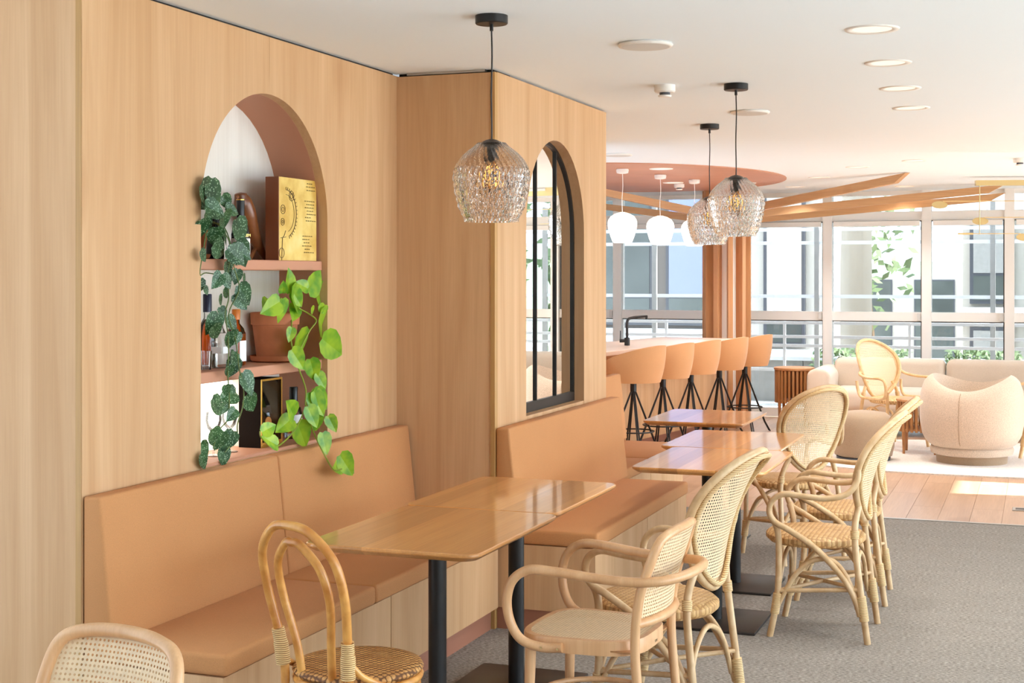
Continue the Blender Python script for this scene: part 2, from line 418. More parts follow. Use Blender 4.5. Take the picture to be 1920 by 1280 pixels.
MB().box(WB-.055, WB-.002, MC-MR, MC+MR, .905, .925).build('sill', 'oak_panel', wc)
MB().box(-3.4, WB-.06, Y2-.03, Y2, 0, TOP).build('end_panel', 'oak_panel', wc)
MB().box(-3.4, WB-.03, Y1+.1, Y2-.03, TOP, CH).build('shade_strip', 'black_metal', wc)  # black strip for the shade above the mirror wall
wb = struct('wall_back_left', 'light oak panelled wall behind the third bench', MB().box(-3.4, -2.86, Y2, 9.66, 0, TOP), 'oak_panel')
struct('wall_bar', 'plain wall behind the bar counter', MB().box(-8, -7.8, -4, 16.9, 0, CH), 'pale_wall')
struct('wall_rear', 'plain dark unseen wall behind the seating', MB().box(-8, 3.2, -4.2, -4, 0, CH), 'brown_wall')  # unseen wall toned dark so little light comes from behind
# mirror set in the arch
mi = thing('arched_mirror', 'arched mirror with black frame and two slim black bars set in oak wall', 'mirror', (WB-.06, MC, .925))
ring_o = [(-MR, 0)]+[(y-MC, z-.925) for y, z in arc(MC, MS, MR, 180, 0)]+[(MR, 0)]
ring_i = [(-MR+.018, .05)]+[(y-MC, z-.925) for y, z in arc(MC, MS, MR-.018, 180, 0)]+[(MR-.018, .05)]
mb = MB(); mb.prism(ring_o, -.008, -.004); mb.build('mirror_glass', 'mirror', mi, 0)
mb = MB(); mb.strip([(.006, *p) for p in ring_o], [(.006, *p) for p in ring_i]); mb.strip([(.006, *p) for p in ring_i], [(-.004, *p) for p in ring_i])
mb.add([(.006, *ring_o[0]), (.006, *ring_o[-1]), (.006, *ring_i[-1]), (.006, *ring_i[0])], [(0, 1, 2, 3)])
mb.add([(.006, *ring_i[0]), (.006, *ring_i[-1]), (-.004, *ring_i[-1]), (-.004, *ring_i[0])], [(0, 1, 2, 3)]); mb.build('frame', 'black_metal', mi)
for dy in (-.155, .155): MB().box(-.004, .006, dy-.0055, dy+.0055, .04, MS+math.sqrt(MR**2-dy**2)-.935).build('glazing_bar', 'black_metal', mi)

# ------------------------------------------------------------------ windows
YW = 16.42
def bay(name, label, a0, a1, axis='x', post=.10, roller=True, split=None):
    """one glazed bay: a runs along the wall"""
    w = thing(name, label, 'window', kind='structure')
    def bx(mb, a, b, d0, d1, z0, z1):
        return mb.box(a, b, YW+d0, YW+d1, z0, z1) if axis == 'x' else mb.box(2.6+d0, 2.6+d1, a, b, z0, z1)
    bx(MB(), a1-post/2, a1+post/2, -.06, .10, 0, CH).build('post', 'frame_white', w)
    i0, i1 = a0+post/2, a1-post/2
    for nm, z0, z1, d in (('base_rail', 0, .10, .03), ('middle_rail', 1.10, 1.20, 0.0), ('transom', 2.21, 2.31, 0.0), ('head_rail', 2.49, CH, .02)):
        bx(MB(), i0, i1, -.03+d, .05, z0, z1).build(nm, 'frame_white', w)
    for z0, z1 in ((.10, 1.10), (1.20, 2.21), (2.31, 2.49)):
        bx(MB(), i0, i1, .018, .026, z0, z1).build('pane', 'facade_glass' if axis == 'x' else 'window_glass', w, 0)
    g = MB()
    for z0, z1 in ((.10, 1.10), (1.20, 2.21)):
        bx(g, i1-.014, i1, .005, .03, z0, z1); bx(g, i0, i1, .005, .03, z1-.012, z1)
    g.build('gasket', 'gasket', w)
    if roller: bx(MB(), i0+.02, i1-.02, -.075, -.03, 2.15, 2.205).build('roller_blind_cassette', 'frame_white', w)
    bx(MB(), i1-.05, i1-.01, -.05, -.03, 1.11, 1.19).build('latch', 'grille_grey', w)
xs = [-7.6, -6.1, -4.71, -3.45, -2.265, -1.195, -.335, .70, 1.75, 2.6]
bl = ['far end bay behind the bar', 'bay behind the bar end', 'bay behind the sink tap and bar stools', 'bay beside the slatted column', 'bay above the slatted side table', 'bay behind the rattan lounge chair and sofa', 'bay behind the round tub chair', 'bay behind the sofa end', 'bay by the room corner']
for k in range(9): bay('window_%d' % (k+1), 'tall white framed window, '+bl[k], xs[k], xs[k+1])
for k, y in enumerate([-3.9, -2.2, -.5, 1.2, 2.9, 4.6, 6.3, 8.0, 9.7]): bay('window_%d' % (k+11), 'tall white framed side window number %d along the terrace side' % (k+1), y, y+1.7, 'y', roller=False)
for k, y in enumerate([11.4, 12.3, 14.0, 15.2]): bay('window_%d' % (k+20), 'tall white framed side window number %d beside the sofa corner' % (k+1), y, [12.3, 14.0, 15.2, 16.42][k], 'y', roller=False)
for k, (y0, y1) in enumerate(((-5, 11.58), (12.32, 16.6))):  # unseen slabs added to block the sun; their gap lets one patch in
    tag(MB().box(2.72, 4.6, y0, y1, 2.62, 2.74).build('canopy', 'white_paint'), ['long unseen white slab added to keep sun off the side windows', 'short unseen white slab added to keep sun off the corner windows'][k], 'canopy', kind='structure')
tag(MB().box(2.72, 3.74, 11.58, 12.32, 2.62, 2.74).build('canopy', 'white_paint'), 'narrow unseen white strip added to trim the sun passing the gap', 'canopy', kind='structure')
tag(MB().box(2.72, 14, -8, 16.6, -.25, -.08).build('bounce_slab', 'terrace'), 'unseen pale slab added to bounce sunlight into the room', 'terrace', kind='structure')  # added out of view so sunlit paving brightens the ceiling
# ------------------------------------------------------------------ outside
tag(MB().box(-14, 12, 16.6, 19.6, -.25, -.08).build('terrace_slab', 'terrace'), 'pale paved terrace outside the windows', 'terrace', kind='structure')
tag(MB().box(-60, 60, 19.6, 140, -3.2, -3.0).build('ground', 'terrace'), 'pale street ground below the terrace', 'ground', kind='structure')
tag(MB().box(2.8, 60, -30, 19.6, -3.2, -3.0).build('ground', 'terrace'), 'pale ground beside the building', 'ground', kind='structure')
rl = thing('terrace_railing', 'white metal terrace railing with horizontal rails', 'railing', (0, 17.9, -.08))
for z in (1.10, .93, .82, .52): MB().box(-9, 8, -.02, .02, z-.018, z+.018).build('rail', 'rail_white', rl)
for k in range(12): MB().box(-9+k*1.5-.015, -9+k*1.5+.015, -.025, .025, 0, 1.12).build('post', 'rail_white', rl)
ws = thing('wind_screen', 'slender metal wind screen frame standing beyond the terrace railing', 'screen', (0, 18.5, -.08))
for z in (2.10, 2.27, 1.42): MB().box(-9, 8, -.015, .015, z-.022, z+.022).build('cross_rail', 'rail_white', ws)
for k in range(9): MB().box(-9.05+k*2.12-.03, -9.05+k*2.12+.03, -.03, .03, 0, 2.6).build('post', 'concrete', ws)
pw = thing('parapet', 'grey concrete parapet wall with white coping beyond the terrace', 'wall', (0, 19.4, -.25))
for k in range(14): MB().box(-12+k*1.5, -10.51+k*1.5, 0, .2, 0, .72).build('panel', 'concrete', pw)
MB().box(-12, 9, -.05, .25, .72, .77).build('coping', 'rail_white', pw)
def building(label, x0, x1, y, z0, z1, wall, floors, cols, glassm, dx=.12):
    b = thing('building', label, 'building', ((x0+x1)/2, y, z0)); w = x1-x0; h = z1-z0
    MB().box(-w/2, w/2, .12, 6, 0, h).build('wall', wall, b)
    fh = h/floors; cw = w/cols
    for i in range(floors):
        MB().box(-w/2-.05, w/2+.05, -.05, .14, i*fh-.12, i*fh+.16).build('floor_band', 'rail_white', b)
        for j in range(cols):
            g = glassm[(i*3+j*2+(i*j) % 2) % len(glassm)]
            x = -w/2+j*cw
            fr = MB().box(x+dx, x+cw-dx, .02, .13, i*fh+.22, (i+1)*fh-.18).build('window', 'dark_frame', b)
            MB().box(x+dx+.06, x+cw-dx-.06, .0, .03, i*fh+.75, (i+1)*fh-.24).build('pane', g, fr)
            MB().box(x+dx+.06, x+cw-dx-.06, .0, .03, i*fh+.28, i*fh+.70).build('pane', 'teal_glass', fr)
    return b
building('dark glazed office block with pale blue blinds across the terrace', -12.1, -5.0, 25, -5.9, 6.9, 'brown_wall', 4, 5, ['teal_glass', 'teal_glass', 'blind_blue', 'teal_glass'])
building('pale rendered block with narrow windows beside the office block', -4.9, -3.3, 24.4, -3, 6.6, 'pale_wall', 3, 1, ['pale_wall'], .45)
building('low white block with dark strip windows behind the trees', -1.3, 1.6, 26, -3, 4.8, 'pale_wall', 4, 3, ['concrete', 'blind_blue', 'concrete'])
building('distant pale house beyond the trees', -9, 8, 70, -3, 1.6, 'pale_wall', 1, 6, ['teal_glass', 'concrete'], .5)
hl = MB(); hl.grid(lambda u, v: (-60+120*u, 95+20*v, -3+(6.0+1.5*math.sin(7*u+1)+math.sin(17*u))*math.sin(math.pi*min(1, v+.01)*.5)), 40, 6); tag(hl.build('hill', 'hill_green'), 'low green hillside far behind the buildings', 'hill', kind='structure')
def tree(label, x, y, zb, h, r, n=1500, s=.16):
    t = thing('tree', label, 'tree', (x, y, zb), group=None)
    MB().tube(sp([(0, 0, 0), (.08, .03, h*.3), (-.04, 0, h*.55), (.05, 0, h*.8)], 4), [.14-.004*i for i in range(13)], 8).build('trunk', 'bark', t)
    mb = MB(); rnd = random.Random(int(x*10+y))
    for _ in range(n):
        while True:
            p = Vector((rnd.uniform(-1, 1), rnd.uniform(-1, 1), rnd.uniform(-1, 1)))
            if .3 < p.length < 1: break
        c = Vector((p.x*r, p.y*r, h*.68+p.z*h*.34)); a = Vector((rnd.gauss(0, 1), rnd.gauss(0, 1), rnd.gauss(0, 1))).normalized(); b = a.orthogonal().normalized()
        mb.add([c-a*s, c+b*s*.5, c+a*s, c-b*s*.5], [(0, 1, 2, 3)])
    o = mb.build('foliage', 'tree_leaf', t, 0, False); o['kind'] = 'stuff'
tree('leafy street tree left of the low white block', -3.7, 33, -3, 8.8, 1.2, 300)
tree('broad green tree beside the room corner', 1.5, 22, -3, 7.4, 1.3, 1300)
tree('tall green tree further along the terrace', 4.4, 21.5, -3, 7.6, 1.5, 1500)
for k, (x, w) in enumerate(((-2.2, 1.2), (-.7, .9), (.9, 1.6))):
    h = thing('planter_hedge', ['clipped hedge in planter behind railing post', 'short clipped hedge in planter by window post', 'long clipped hedge in planter near the corner'][k], 'hedge', (x, 18.9, -.08))
    MB().rbox(-w/2, w/2, -.2, .2, 0, .35, .02, 1).build('planter', 'concrete', h)
    mb = MB(); rnd = random.Random(k)
    for _ in range(700):
        c = Vector((rnd.uniform(-w/2, w/2), rnd.uniform(-.18, .18), rnd.uniform(.33, .75))); a = Vector((rnd.gauss(0, 1), rnd.gauss(0, 1), rnd.gauss(0, 1))).normalized(); b = a.orthogonal().normalized(); s = .05
        mb.add([c-a*s, c+b*s*.5, c+a*s, c-b*s*.5], [(0, 1, 2, 3)])
    mb.build('foliage', 'tree_leaf', h, 0, False)['kind'] = 'stuff'

# ------------------------------------------------------------------ banquettes
def rprism(poly, y0, y1, bev, seg=3):
    bm = bmesh.new(); a = [bm.verts.new((p[0], y0, p[1])) for p in poly]; b = [bm.verts.new((p[0], y1, p[1])) for p in poly]; n = len(poly)
    bm.faces.new(a); bm.faces.new(b[::-1])
    for i in range(n): bm.faces.new((a[i], b[i], b[(i+1) % n], a[(i+1) % n]))
    bmesh.ops.bevel(bm, geom=bm.edges[:], offset=bev, segments=seg, profile=.5, affect='EDGES'); bm.verts.index_update()
    m = MB(); m.add([v.co for v in bm.verts], [[v.index for v in f.verts] for f in bm.faces]); bm.free(); return m
def banquette(label, xw, y0, y1, depth, seat_cuts, back_cuts, by1, panels):
    b = thing('banquette', label, 'bench', (xw, (y0+y1)/2, 0), group='built-in benches'); m = (y0+y1)/2
    sc = [y0]+seat_cuts+[y1]
    for p, q in zip(sc[:-1], sc[1:]): MB().rbox(.003, depth, p-m+.002, q-m-.002, .392, .460, .014, 3).build('seat_cushion', 'tan_fabric', b)
    bc = [y0]+back_cuts+[by1]
    for p, q in zip(bc[:-1], bc[1:]): rprism([(.003, .455), (.115, .455), (.066, .91), (.003, .91)], p-m+.002, q-m-.002, .010).build('back_cushion', 'tan_fabric', b)
    pc = [y0]+panels+[y1]
    for p, q in zip(pc[:-1], pc[1:]): MB().box(.003, depth-.012, p-m+.004, q-m-.0015, .10, .390).build('base_panel', 'oak_panel', b)
    MB().box(.003, depth-.045, y0-m+.02, y1-m-.005, 0, .098).build('plinth', 'plinth_brown', b)
    return b
banquette('long tan upholstered bench under the plant niche', WA, Y0, Y1-.008, .52, [4.80], [4.88], Y1-.008, [4.95])
banquette('tan upholstered bench below the arched mirror', WB, Y1, 7.84, .485, [], [], 7.93, [7.0])
banquette('tan upholstered bench beyond the mirror wall, before the bar stools', -2.86, 7.945, 9.66, .56, [8.75], [8.75], 9.80, [8.8])

# ------------------------------------------------------------------ cafe tables
def make_table():
    t = thing('cafe_table', '', 'table', group='oak cafe tables')
    def rr(hx, hy, r, n=6):
        return [(sx*(hx-r)+r*math.cos(R(a0+90*i/n)), sy*(hy-r)+r*math.sin(R(a0+90*i/n))) for sx, sy, a0 in ((1,1,0),(-1,1,90),(-1,-1,180),(1,-1,270)) for i in range(n+1)]
    mb = MB(); lay = [(rr(.278, .383, .045), .724), (rr(.298, .403, .05), .738), (rr(.300, .405, .05), .742), (rr(.300, .405, .05), .748), (rr(.297, .402, .05), .751)]
    n = len(lay[0][0]); vs = [(x, y, z) for P, z in lay for x, y in P]
    fs = [tuple(range(n))[::-1], tuple((len(lay)-1)*n+k for k in range(n))]+[(i*n+k, i*n+(k+1) % n, (i+1)*n+(k+1) % n, (i+1)*n+k) for i in range(len(lay)-1) for k in range(n)]
    mb.add(vs, fs); mb.build('table_top', 'oak_table', t, 25)
    MB().lathe([(.031, .012), (.031, .715)], 24).build('pole', 'black_metal', t)
    MB().box(-.14, .14, -.14, .14, .714, .724).build('mounting_plate', 'black_metal', t)
    MB().rbox(-.225, .225, -.225, .225, 0, .013, .004, 2).build('base_plate', 'base_black', t)
    return t
tb = make_table(); tb.location = (-1.915, 4.47, 0); tb['label'] = 'oak cafe table on black pole beside the honey rattan hoop chair'
dup(tb, 'oak cafe table pushed against the hoop-chair table, beside mirror bench', (-1.93, 5.285, 0))
dup(tb, 'oak cafe table between mirror bench and the first open-sided rattan armchair', (-1.425, 6.60, 0))
dup(tb, 'oak cafe table joined on its far side to another, right of mirror bench end', (-1.50, 7.42, 0))
dup(tb, 'single oak cafe table in front of the bar stools', (-1.91, 8.60, 0))

# ------------------------------------------------------------------ chairs
def rib(pts, z0, z1):  # part of a leg path between two heights
    P = sp(pts, 10); return [p for p in P if z0 <= p.z <= z1]
def make_rattan(name, label, mat, wmat, loops=False, group='woven rattan armchairs'):
    c = thing(name, label, 'chair', group=group)
    MB().lathe([(.12, .395), (.205, .402), (.222, .418), (.222, .436), (.205, .450), (.10, .452)], 36, (-.035, 0, 0), 1, 1).build('seat', 'weave_pale' if not loops else 'weave_fair', c, 50)
    zc, hz = (.748, .243) if not loops else (.70, .27)
    lean = lambda z: .185+.03*(z-.5)+.62*max(0, z-.5)**2*1.05
    wid = lambda t: (.208+.048*math.cos(t))*math.sin(t)
    bowl = lambda y: -.085*(y/.25)**2
    outl = [(lean(zc+hz*math.cos(t))+bowl(wid(t)), wid(t), zc+hz*math.cos(t)) for t in [2*math.pi*k/48 for k in range(48)]]
    def surf(u, v):
        y = (u-.5)*.52; z = zc-hz+2*hz*v; return (lean(z)+bowl(y)+.004, y, z)
    def ins(u, v):
        y = (u-.5)*.52; ct = (2*v-1); ct = max(-1, min(1, ct)); return abs(y) < (.208+.048*ct)*math.sqrt(1-ct*ct)
    MB().cane(surf, 46, 44, .27, ins).build('back_weave', 'cane' if not loops else 'cane_fair', c, 0, False)
    MB().tube(outl, .0155, 8, True).build('back_frame', mat, c, 60)
    MB().tube([(p[0]+.020, p[1]*.93, zc+(p[2]-zc)*.95) for p in outl], .010, 8, True).build('back_rim', wmat, c, 60)
    for s in (-1, 1):
        if not loops:
            arm = [(.178, .212, .76), (.176, .212, .715), (.150, .225, .668), (.105, .243, .642), (.036, .255, .632), (-.06, .257, .638), (-.135, .252, .642), (-.187, .246, .612), (-.203, .24, .56), (-.18, .235, .515), (-.12, .228, .482), (-.008, .22, .410), (.105, .212, .294), (.160, .205, .20), (.186, .202, .12)]
            MB().tube(sp([(x, y*s, z) for x, y, z in arm], 5), .0135, 8).build('arm', mat, c, 60)
        else:
            arm = [(.165, .20, .70), (.13, .245, .66), (.0, .27, .64), (-.15, .262, .64), (-.20, .255, .60), (-.20, .25, .50), (-.15, .245, .455), (0, .24, .448), (.13, .235, .455), (.17, .235, .52), (.18, .24, .60)]
            MB().tube(sp([(x, y*s, z) for x, y, z in arm], 5), .0135, 8).build('arm', mat, c, 60)
        fr = [(-.19, .225*s, .525), (-.168, .205*s, .44), (-.173, .2*s, .195), (-.208, .2*s, 0)]
        MB().tube(sp(fr, 6), .0145, 8).build('leg', mat, c, 60)
        MB().tube(rib(fr, .085, .20), .0195, 10).build('ankle_wrap', wmat, c, 60)
        rr = [(.172, .135*s, .59), (.160, .185*s, .47), (.186, .2*s, .23), (.217, .2*s, 0)]
        MB().tube(sp(rr, 6), .0145, 8).build('leg', mat, c, 60)
        MB().tube(rib(rr, .09, .215), .0205, 10).build('ankle_wrap', wmat, c, 60)
        MB().tube(rib(rr, .43, .50), .0185, 10).build('joint_wrap', wmat, c, 60)
        MB().tube(sp([(-.185, .2*s, .11), (-.148, .2*s, .19), (-.095, .2*s, .28), (-.025, .2*s, .345), (.06, .2*s, .356), (.12, .2*s, .30), (.165, .2*s, .20)], 5), .011, 8).build('arch_brace', mat, c, 60)
        MB().tube([(-.17, .2*s, .205), (.185, .2*s, .235)], .010, 8).build('stretcher', mat, c, 60)
    MB().tube([(-.17, -.19, .205), (.0, 0, .222), (.185, .19, .235)], .009, 8).tube([(-.17, .19, .205), (0, 0, .222), (.185, -.19, .235)], .009, 8).build('cross_stretcher', mat, c, 60)
    MB().tube(sp([(.17, -.2, .15), (.165, -.12, .30), (.16, 0, .36), (.165, .12, .30), (.17, .2, .15)], 5), .010, 8).build('end_brace', mat, c, 60)
    MB().tube(sp([(-.18, -.2, .15), (-.165, -.12, .30), (-.16, 0, .36), (-.165, .12, .30), (-.18, .2, .15)], 5), .010, 8).build('end_brace', mat, c, 60)
    return c
weave('weave_fair', srgb(240, 210, 160), srgb(226, 190, 134), srgb(190, 146, 92)); plain('cane_fair', srgb(236, 208, 168), .5)
rc = make_rattan('rattan_armchair', 'pale rattan armchair standing on carpet in the open aisle, in front of its twin', 'rattan_pale', 'wrap_pale')
rc.location = (-.93, 6.60, 0)
dup(rc, 'pale rattan armchair half hidden behind its twin, nearest the wood floor edge', (-.94, 7.36, 0), R(2))
dup(rc, 'pale rattan armchair turned with its woven back to the beech cane armchair', (-1.27, 5.05, 0), R(-10))
dup(rc, 'pale rattan armchair showing its full oval back beside the grey-brown ottoman', (-1.34, 8.26, 0), R(-46))
lc = make_rattan('rattan_lounge_chair', 'fair rattan lounge chair with loop arms in front of the sofa', 'rattan_fair', 'rattan_fair', True, None)
lc.location = (-1.31, 13.84, .017); lc.rotation_euler = (0, 0, R(136)); lc.scale = (1.1, 1.1, 1.0)
dup(lc, 'fair rattan lounge chair with loop arms on the far side of the tub chair', (.13, 13.2, .017), R(35))

def make_beech(label):
    c = thing('bentwood_armchair', label, 'chair', group='beech cane armchairs')
    def seat_o(k, n=40, g=0, z=.0):
        a = 2*math.pi*k/n; ca, sa = math.cos(a), math.sin(a); e = .55
        x = .205*math.copysign(abs(ca)**e, ca); y = .215*math.copysign(abs(sa)**e, sa); y *= (1-.16*(x/.2)*.5-.03)
        f = 1-g; return (x*f, y*f, z)
    n = 40; lays = [(0, .412), (0, .452), (.012, .458), (.10, .458), (.105, .45), (.105, .412)]
    vs = [seat_o(k, n, g, z) for g, z in lays for k in range(n)]; L = len(lays)
    MB().add(vs, [(i*n+k, i*n+(k+1) % n, ((i+1) % L)*n+(k+1) % n, ((i+1) % L)*n+k) for i in range(L) for k in range(n)]).build('seat_frame', 'beech', c, 40)
    def sins(u, v):
        x, y = (u-.5)*.41, (v-.5)*.44; y2 = y/(1-.16*(x/.2)*.5-.03); return abs(x/.195)**3.4+abs(y2/.205)**3.4 < .93
    MB().cane(lambda u, v: ((u-.5)*.41, (v-.5)*.44, .4575), 40, 42, .22, sins).build('seat_cane', 'cane', c, 0, False)
    MB().box(-.19, .19, -.19, .19, .425, .43).build('seat_under_sheet', 'walnut_slat', c)  # brown sheet under the cane so its holes stand out
    post = [(.245, -.185, 0), (.215, -.19, .25), (.20, -.192, .45), (.215, -.195, .60), (.25, -.195, .71), (.275, -.17, .778), (.295, -.10, .80), (.305, 0, .805), (.295, .10, .80), (.275, .17, .778), (.25, .195, .71), (.215, .195, .60), (.20, .192, .45), (.215, .19, .25), (.245, .185, 0)]
    MB().tube(sp(post, 6), .0155, 10).build('back_frame', 'beech', c, 60)
    lowr = sp([(.205, -.192, .52), (.235, -.12, .522), (.25, 0, .523), (.235, .12, .522), (.205, .192, .52)], 6)
    MB().tube(lowr, .015, 8).build('back_rail', 'beech', c, 60)
    bx = lambda y, z: .205+.12*max(0, min(z, .6)-.52)+.33*max(0, z-.6)+.038*(1-min(1, abs(y)/.19)**2)
    def bs(u, v): y = (u-.5)*.40; z = .52+.285*v; return (bx(y, z), y, z)
    def bi(u, v):
        y = abs((u-.5)*.40); z = .52+.285*v; r = .09
        return y < .19 and (z < .80-r or y < .19-r or (y-.19+r)**2+(z-.80+r)**2 < r*r)
    MB().cane(bs, 36, 26, .27, bi).build('back_cane', 'cane', c, 0, False)
    arm = [(-.03, -.222, .432), (-.10, -.226, .428), (-.165, -.232, .447), (-.20, -.238, .50), (-.21, -.243, .57), (-.19, -.245, .635), (-.135, -.243, .672), (-.05, -.238, .672), (.08, -.226, .66), (.20, -.215, .655), (.285, -.185, .66), (.335, -.11, .668), (.352, 0, .672)]
    full = arm+[(x, -y, z) for x, y, z in arm[-2::-1]]
    MB().tube(sp(full, 6), .0155, 10).build('arm_bow', 'beech', c, 60)
    for s in (-1, 1):
        MB().tube([(-.155, .178*s, .42), (-.16, .182*s, .2), (-.168, .186*s, 0)], [.0185, .016, .0125], 10).build('leg', 'beech', c, 60)
        for x in (-.095, -.04): MB().lathe([(.004, 0), (.004, .003)], 8, (0, 0, 0)).build('screw', 'brass', c).matrix_local = Matrix.Translation((x, .2385*s, .43)) @ Matrix.Rotation(R(-90*s), 4, 'X')
    ring = [(.19*math.cos(t)+.02, .165*math.sin(t), .235) for t in [2*math.pi*k/36 for k in range(36)]]
    MB().tube(ring, .010, 8, True).build('leg_ring', 'beech', c, 60)
    text('TON', .012, 'ink', (.214, -.02, .432), (R(90), 0, R(90)), c)
    return c
bc = make_beech('beech bentwood armchair with cane seat and back, drawn up to the near tables'); bc.location = (-1.375, 4.52, 0); bc.rotation_euler = (0, 0, R(-3))
dup(bc, 'beech bentwood armchair with cane back turned away beside the long bench end', (-1.97, 2.42, 0), R(80))

h = thing('hoop_back_chair', 'honey coloured rattan chair with double hoop back and woven round seat', 'chair', (-1.90, 3.84, 0), R(-108))
MB().lathe([(.06, .432), (.165, .430), (.188, .438), (.194, .448), (.188, .458), (.165, .463), (.02, .465)], 40).build('seat', 'weave_honey', h, 50)
MB().tube([(.182*math.cos(2*math.pi*k/40), .182*math.sin(2*math.pi*k/40), .424) for k in range(40)], .012, 8, True).build('seat_ring', 'rattan_honey', h, 60)
oh = [(.20, -.115, 0), (.185, -.125, .25), (.170, -.13, .44), (.185, -.14, .56), (.215, -.158, .70), (.245, -.145, .81), (.27, -.075, .885), (.28, 0, .90), (.27, .075, .885), (.245, .145, .81), (.215, .158, .70), (.185, .14, .56), (.170, .13, .44), (.185, .125, .25), (.20, .115, 0)]
MB().tube(sp(oh, 6), .0135, 10).build('outer_hoop', 'rattan_honey', h, 60)
ih = [(.165, -.06, .42), (.18, -.07, .54), (.21, -.095, .68), (.24, -.085, .78), (.262, -.03, .845), (.265, 0, .85), (.262, .03, .845), (.24, .085, .78), (.21, .095, .68), (.18, .07, .54), (.165, .06, .42)]
MB().tube(sp(ih, 6), .0125, 10).build('inner_hoop', 'rattan_honey', h, 60)
for s in (-1, 1):
    MB().tube(sp([(.175, .132*s, .47), (.181, .137*s, .53), (.188, .142*s, .575)], 5), [.0215]*6+[.019]*5, 12).build('wrap', 'wrap_honey', h, 60)
    MB().tube(sp([(.18, .138*s, .52), (.14, .155*s, .47), (.06, .18*s, .428)], 5), .010, 8).build('strut', 'rattan_honey', h, 60)
    MB().tube(sp([(-.12, .12*s, .43), (-.14, .13*s, .2), (-.155, .14*s, 0)], 5), .013, 8).build('leg', 'rattan_honey', h, 60)
MB().tube([(.15*math.cos(2*math.pi*k/32), .15*math.sin(2*math.pi*k/32), .22) for k in range(32)], .009, 8, True).build('leg_ring', 'rattan_honey', h, 60)

# ------------------------------------------------------------------ pendants
def shade_profile(t):  # t 0 bottom .. 1 top -> radius
    P = [(0, .088), (.05, .099), (.2, .117), (.4, .131), (.55, .136), (.66, .135), (.76, .124), (.86, .100), (.94, .070), (1, .045)]
    for (a, ra), (b, rb) in zip(P[:-1], P[1:]):
        if t <= b:
            k = (t-a)/(b-a); k = k; return ra+(rb-ra)*k
    return P[-1][1]
def sprof(t): return sum(shade_profile(min(1, max(0, t+d))) for d in (-.05, -.025, 0, .025, .05))/5
SH = .285
def make_pendant():
    p = thing('glass_pendant', '', 'pendant lamp', group='smoky quilted glass pendants')
    MB().lathe([(.059, 0), (.059, -.028), (.056, -.031)], 32).build('canopy', 'black_metal', p)
    MB().tube([(0, 0, -.03), (0, 0, -.055)], .007, 8).build('cord_grip', 'black_metal', p)
    MB().tube(sp([(0, 0, -.05), (.002, 0, -.15), (-.001, .001, -.28), (.001, 0, -.40), (0, 0, -.46)], 4), .0032, 6).build('cord', 'black_metal', p)
    MB().lathe([(.004, .010), (.020, .006), (.046, -.006), (.048, -.014), (.040, -.014)], 28, (0, 0, -.455)).build('cap', 'bronze_frame', p)
    NU, NV = 192, 64; vs = []
    for j in range(NV+1):
        t = j/NV
        for i in range(NU):
            a = 2*math.pi*i/NU; r = sprof(t); amp = .0070*min(1, max(0, (.70-t)/.06)) ; n = 20
            tri = lambda q: abs((q/math.pi) % 1*2-1); d = 1-max(tri(n*a+t*17), tri(n*a-t*17)); fl = .0016*abs(math.sin(20*a+t*17))*(1 if t > .68 else 0)
            r += amp*d+fl; vs.append((r*math.cos(a), r*math.sin(a), -.745+SH*t))
    for j in range(NV+1):
        t = j/NV
        for i in range(NU):
            a = 2*math.pi*i/NU; r = sprof(t)-.003; vs.append((r*math.cos(a), r*math.sin(a), -.745+SH*t))
    K = (NV+1)*NU; fs = []
    for j in range(NV):
        for i in range(NU):
            k = (i+1) % NU; fs.append((j*NU+i, j*NU+k, (j+1)*NU+k, (j+1)*NU+i)); fs.append((K+j*NU+i, K+(j+1)*NU+i, K+(j+1)*NU+k, K+j*NU+k))
    for i in range(NU):
        k = (i+1) % NU; fs.append((i, K+i, K+k, k)); fs.append((NV*NU+i, NV*NU+k, K+NV*NU+k, K+NV*NU+i))
    m = MB(); m.add(vs, fs); m.build('shade', 'smoke_glass', p, 0, False)
    MB().lathe([(.020, 0), (.021, -.055), (.018, -.06)], 16, (0, 0, -.468)).build('socket', 'bronze_frame', p)
    MB().lathe([(.012, 0), (.016, -.02), (.028, -.055), (.030, -.075), (.022, -.10), (.006, -.112)], 16, (0, 0, -.528)).build('bulb', 'bulb_glass', p, 60)
    mb = MB()
    for k in range(5):
        a = 2*math.pi*k/5; mb.tube([(.006*math.cos(a), .006*math.sin(a), -.545), (.012*math.cos(a), .012*math.sin(a), -.605)], .0009, 4)
    mb.build('filament', 'filament', p)
    return p
gp = make_pendant(); gp.location = (-1.87, 4.86, CH); gp['label'] = 'smoky quilted glass pendant on black cord above the two near cafe tables'
dup(gp, 'smoky quilted glass pendant on black cord above the aisle-side table pair', (-1.41, 7.0, CH-.0005))
dup(gp, 'smoky quilted glass pendant on black cord above the single table by the bar', (-1.94, 8.81, CH-.0005))
def make_globe():
    p = thing('opal_pendant', '', 'pendant lamp', group='opal glass pendants over the bar')
    MB().lathe([(.052, 0), (.055, -.012), (.05, -.035), (.03, -.04)], 28).build('canopy', 'white_plastic', p, 50)
    MB().tube(sp([(0, 0, -.03), (.004, 0, -.15), (-.004, 0, -.27), (0, 0, -.38)], 5), .003, 6).build('cord', 'white_plastic', p)
    MB().lathe([(r*.128, -.64+z*.265) for r, z in ((.02, 0), (.55, .0), (.66, .03), (.80, .2), (.95, .45), (1, .62), (.96, .74), (.80, .86), (.5, .95), (.16, 1))], 36).build('shade', 'opal', p, 60)
    return p
og = make_globe()
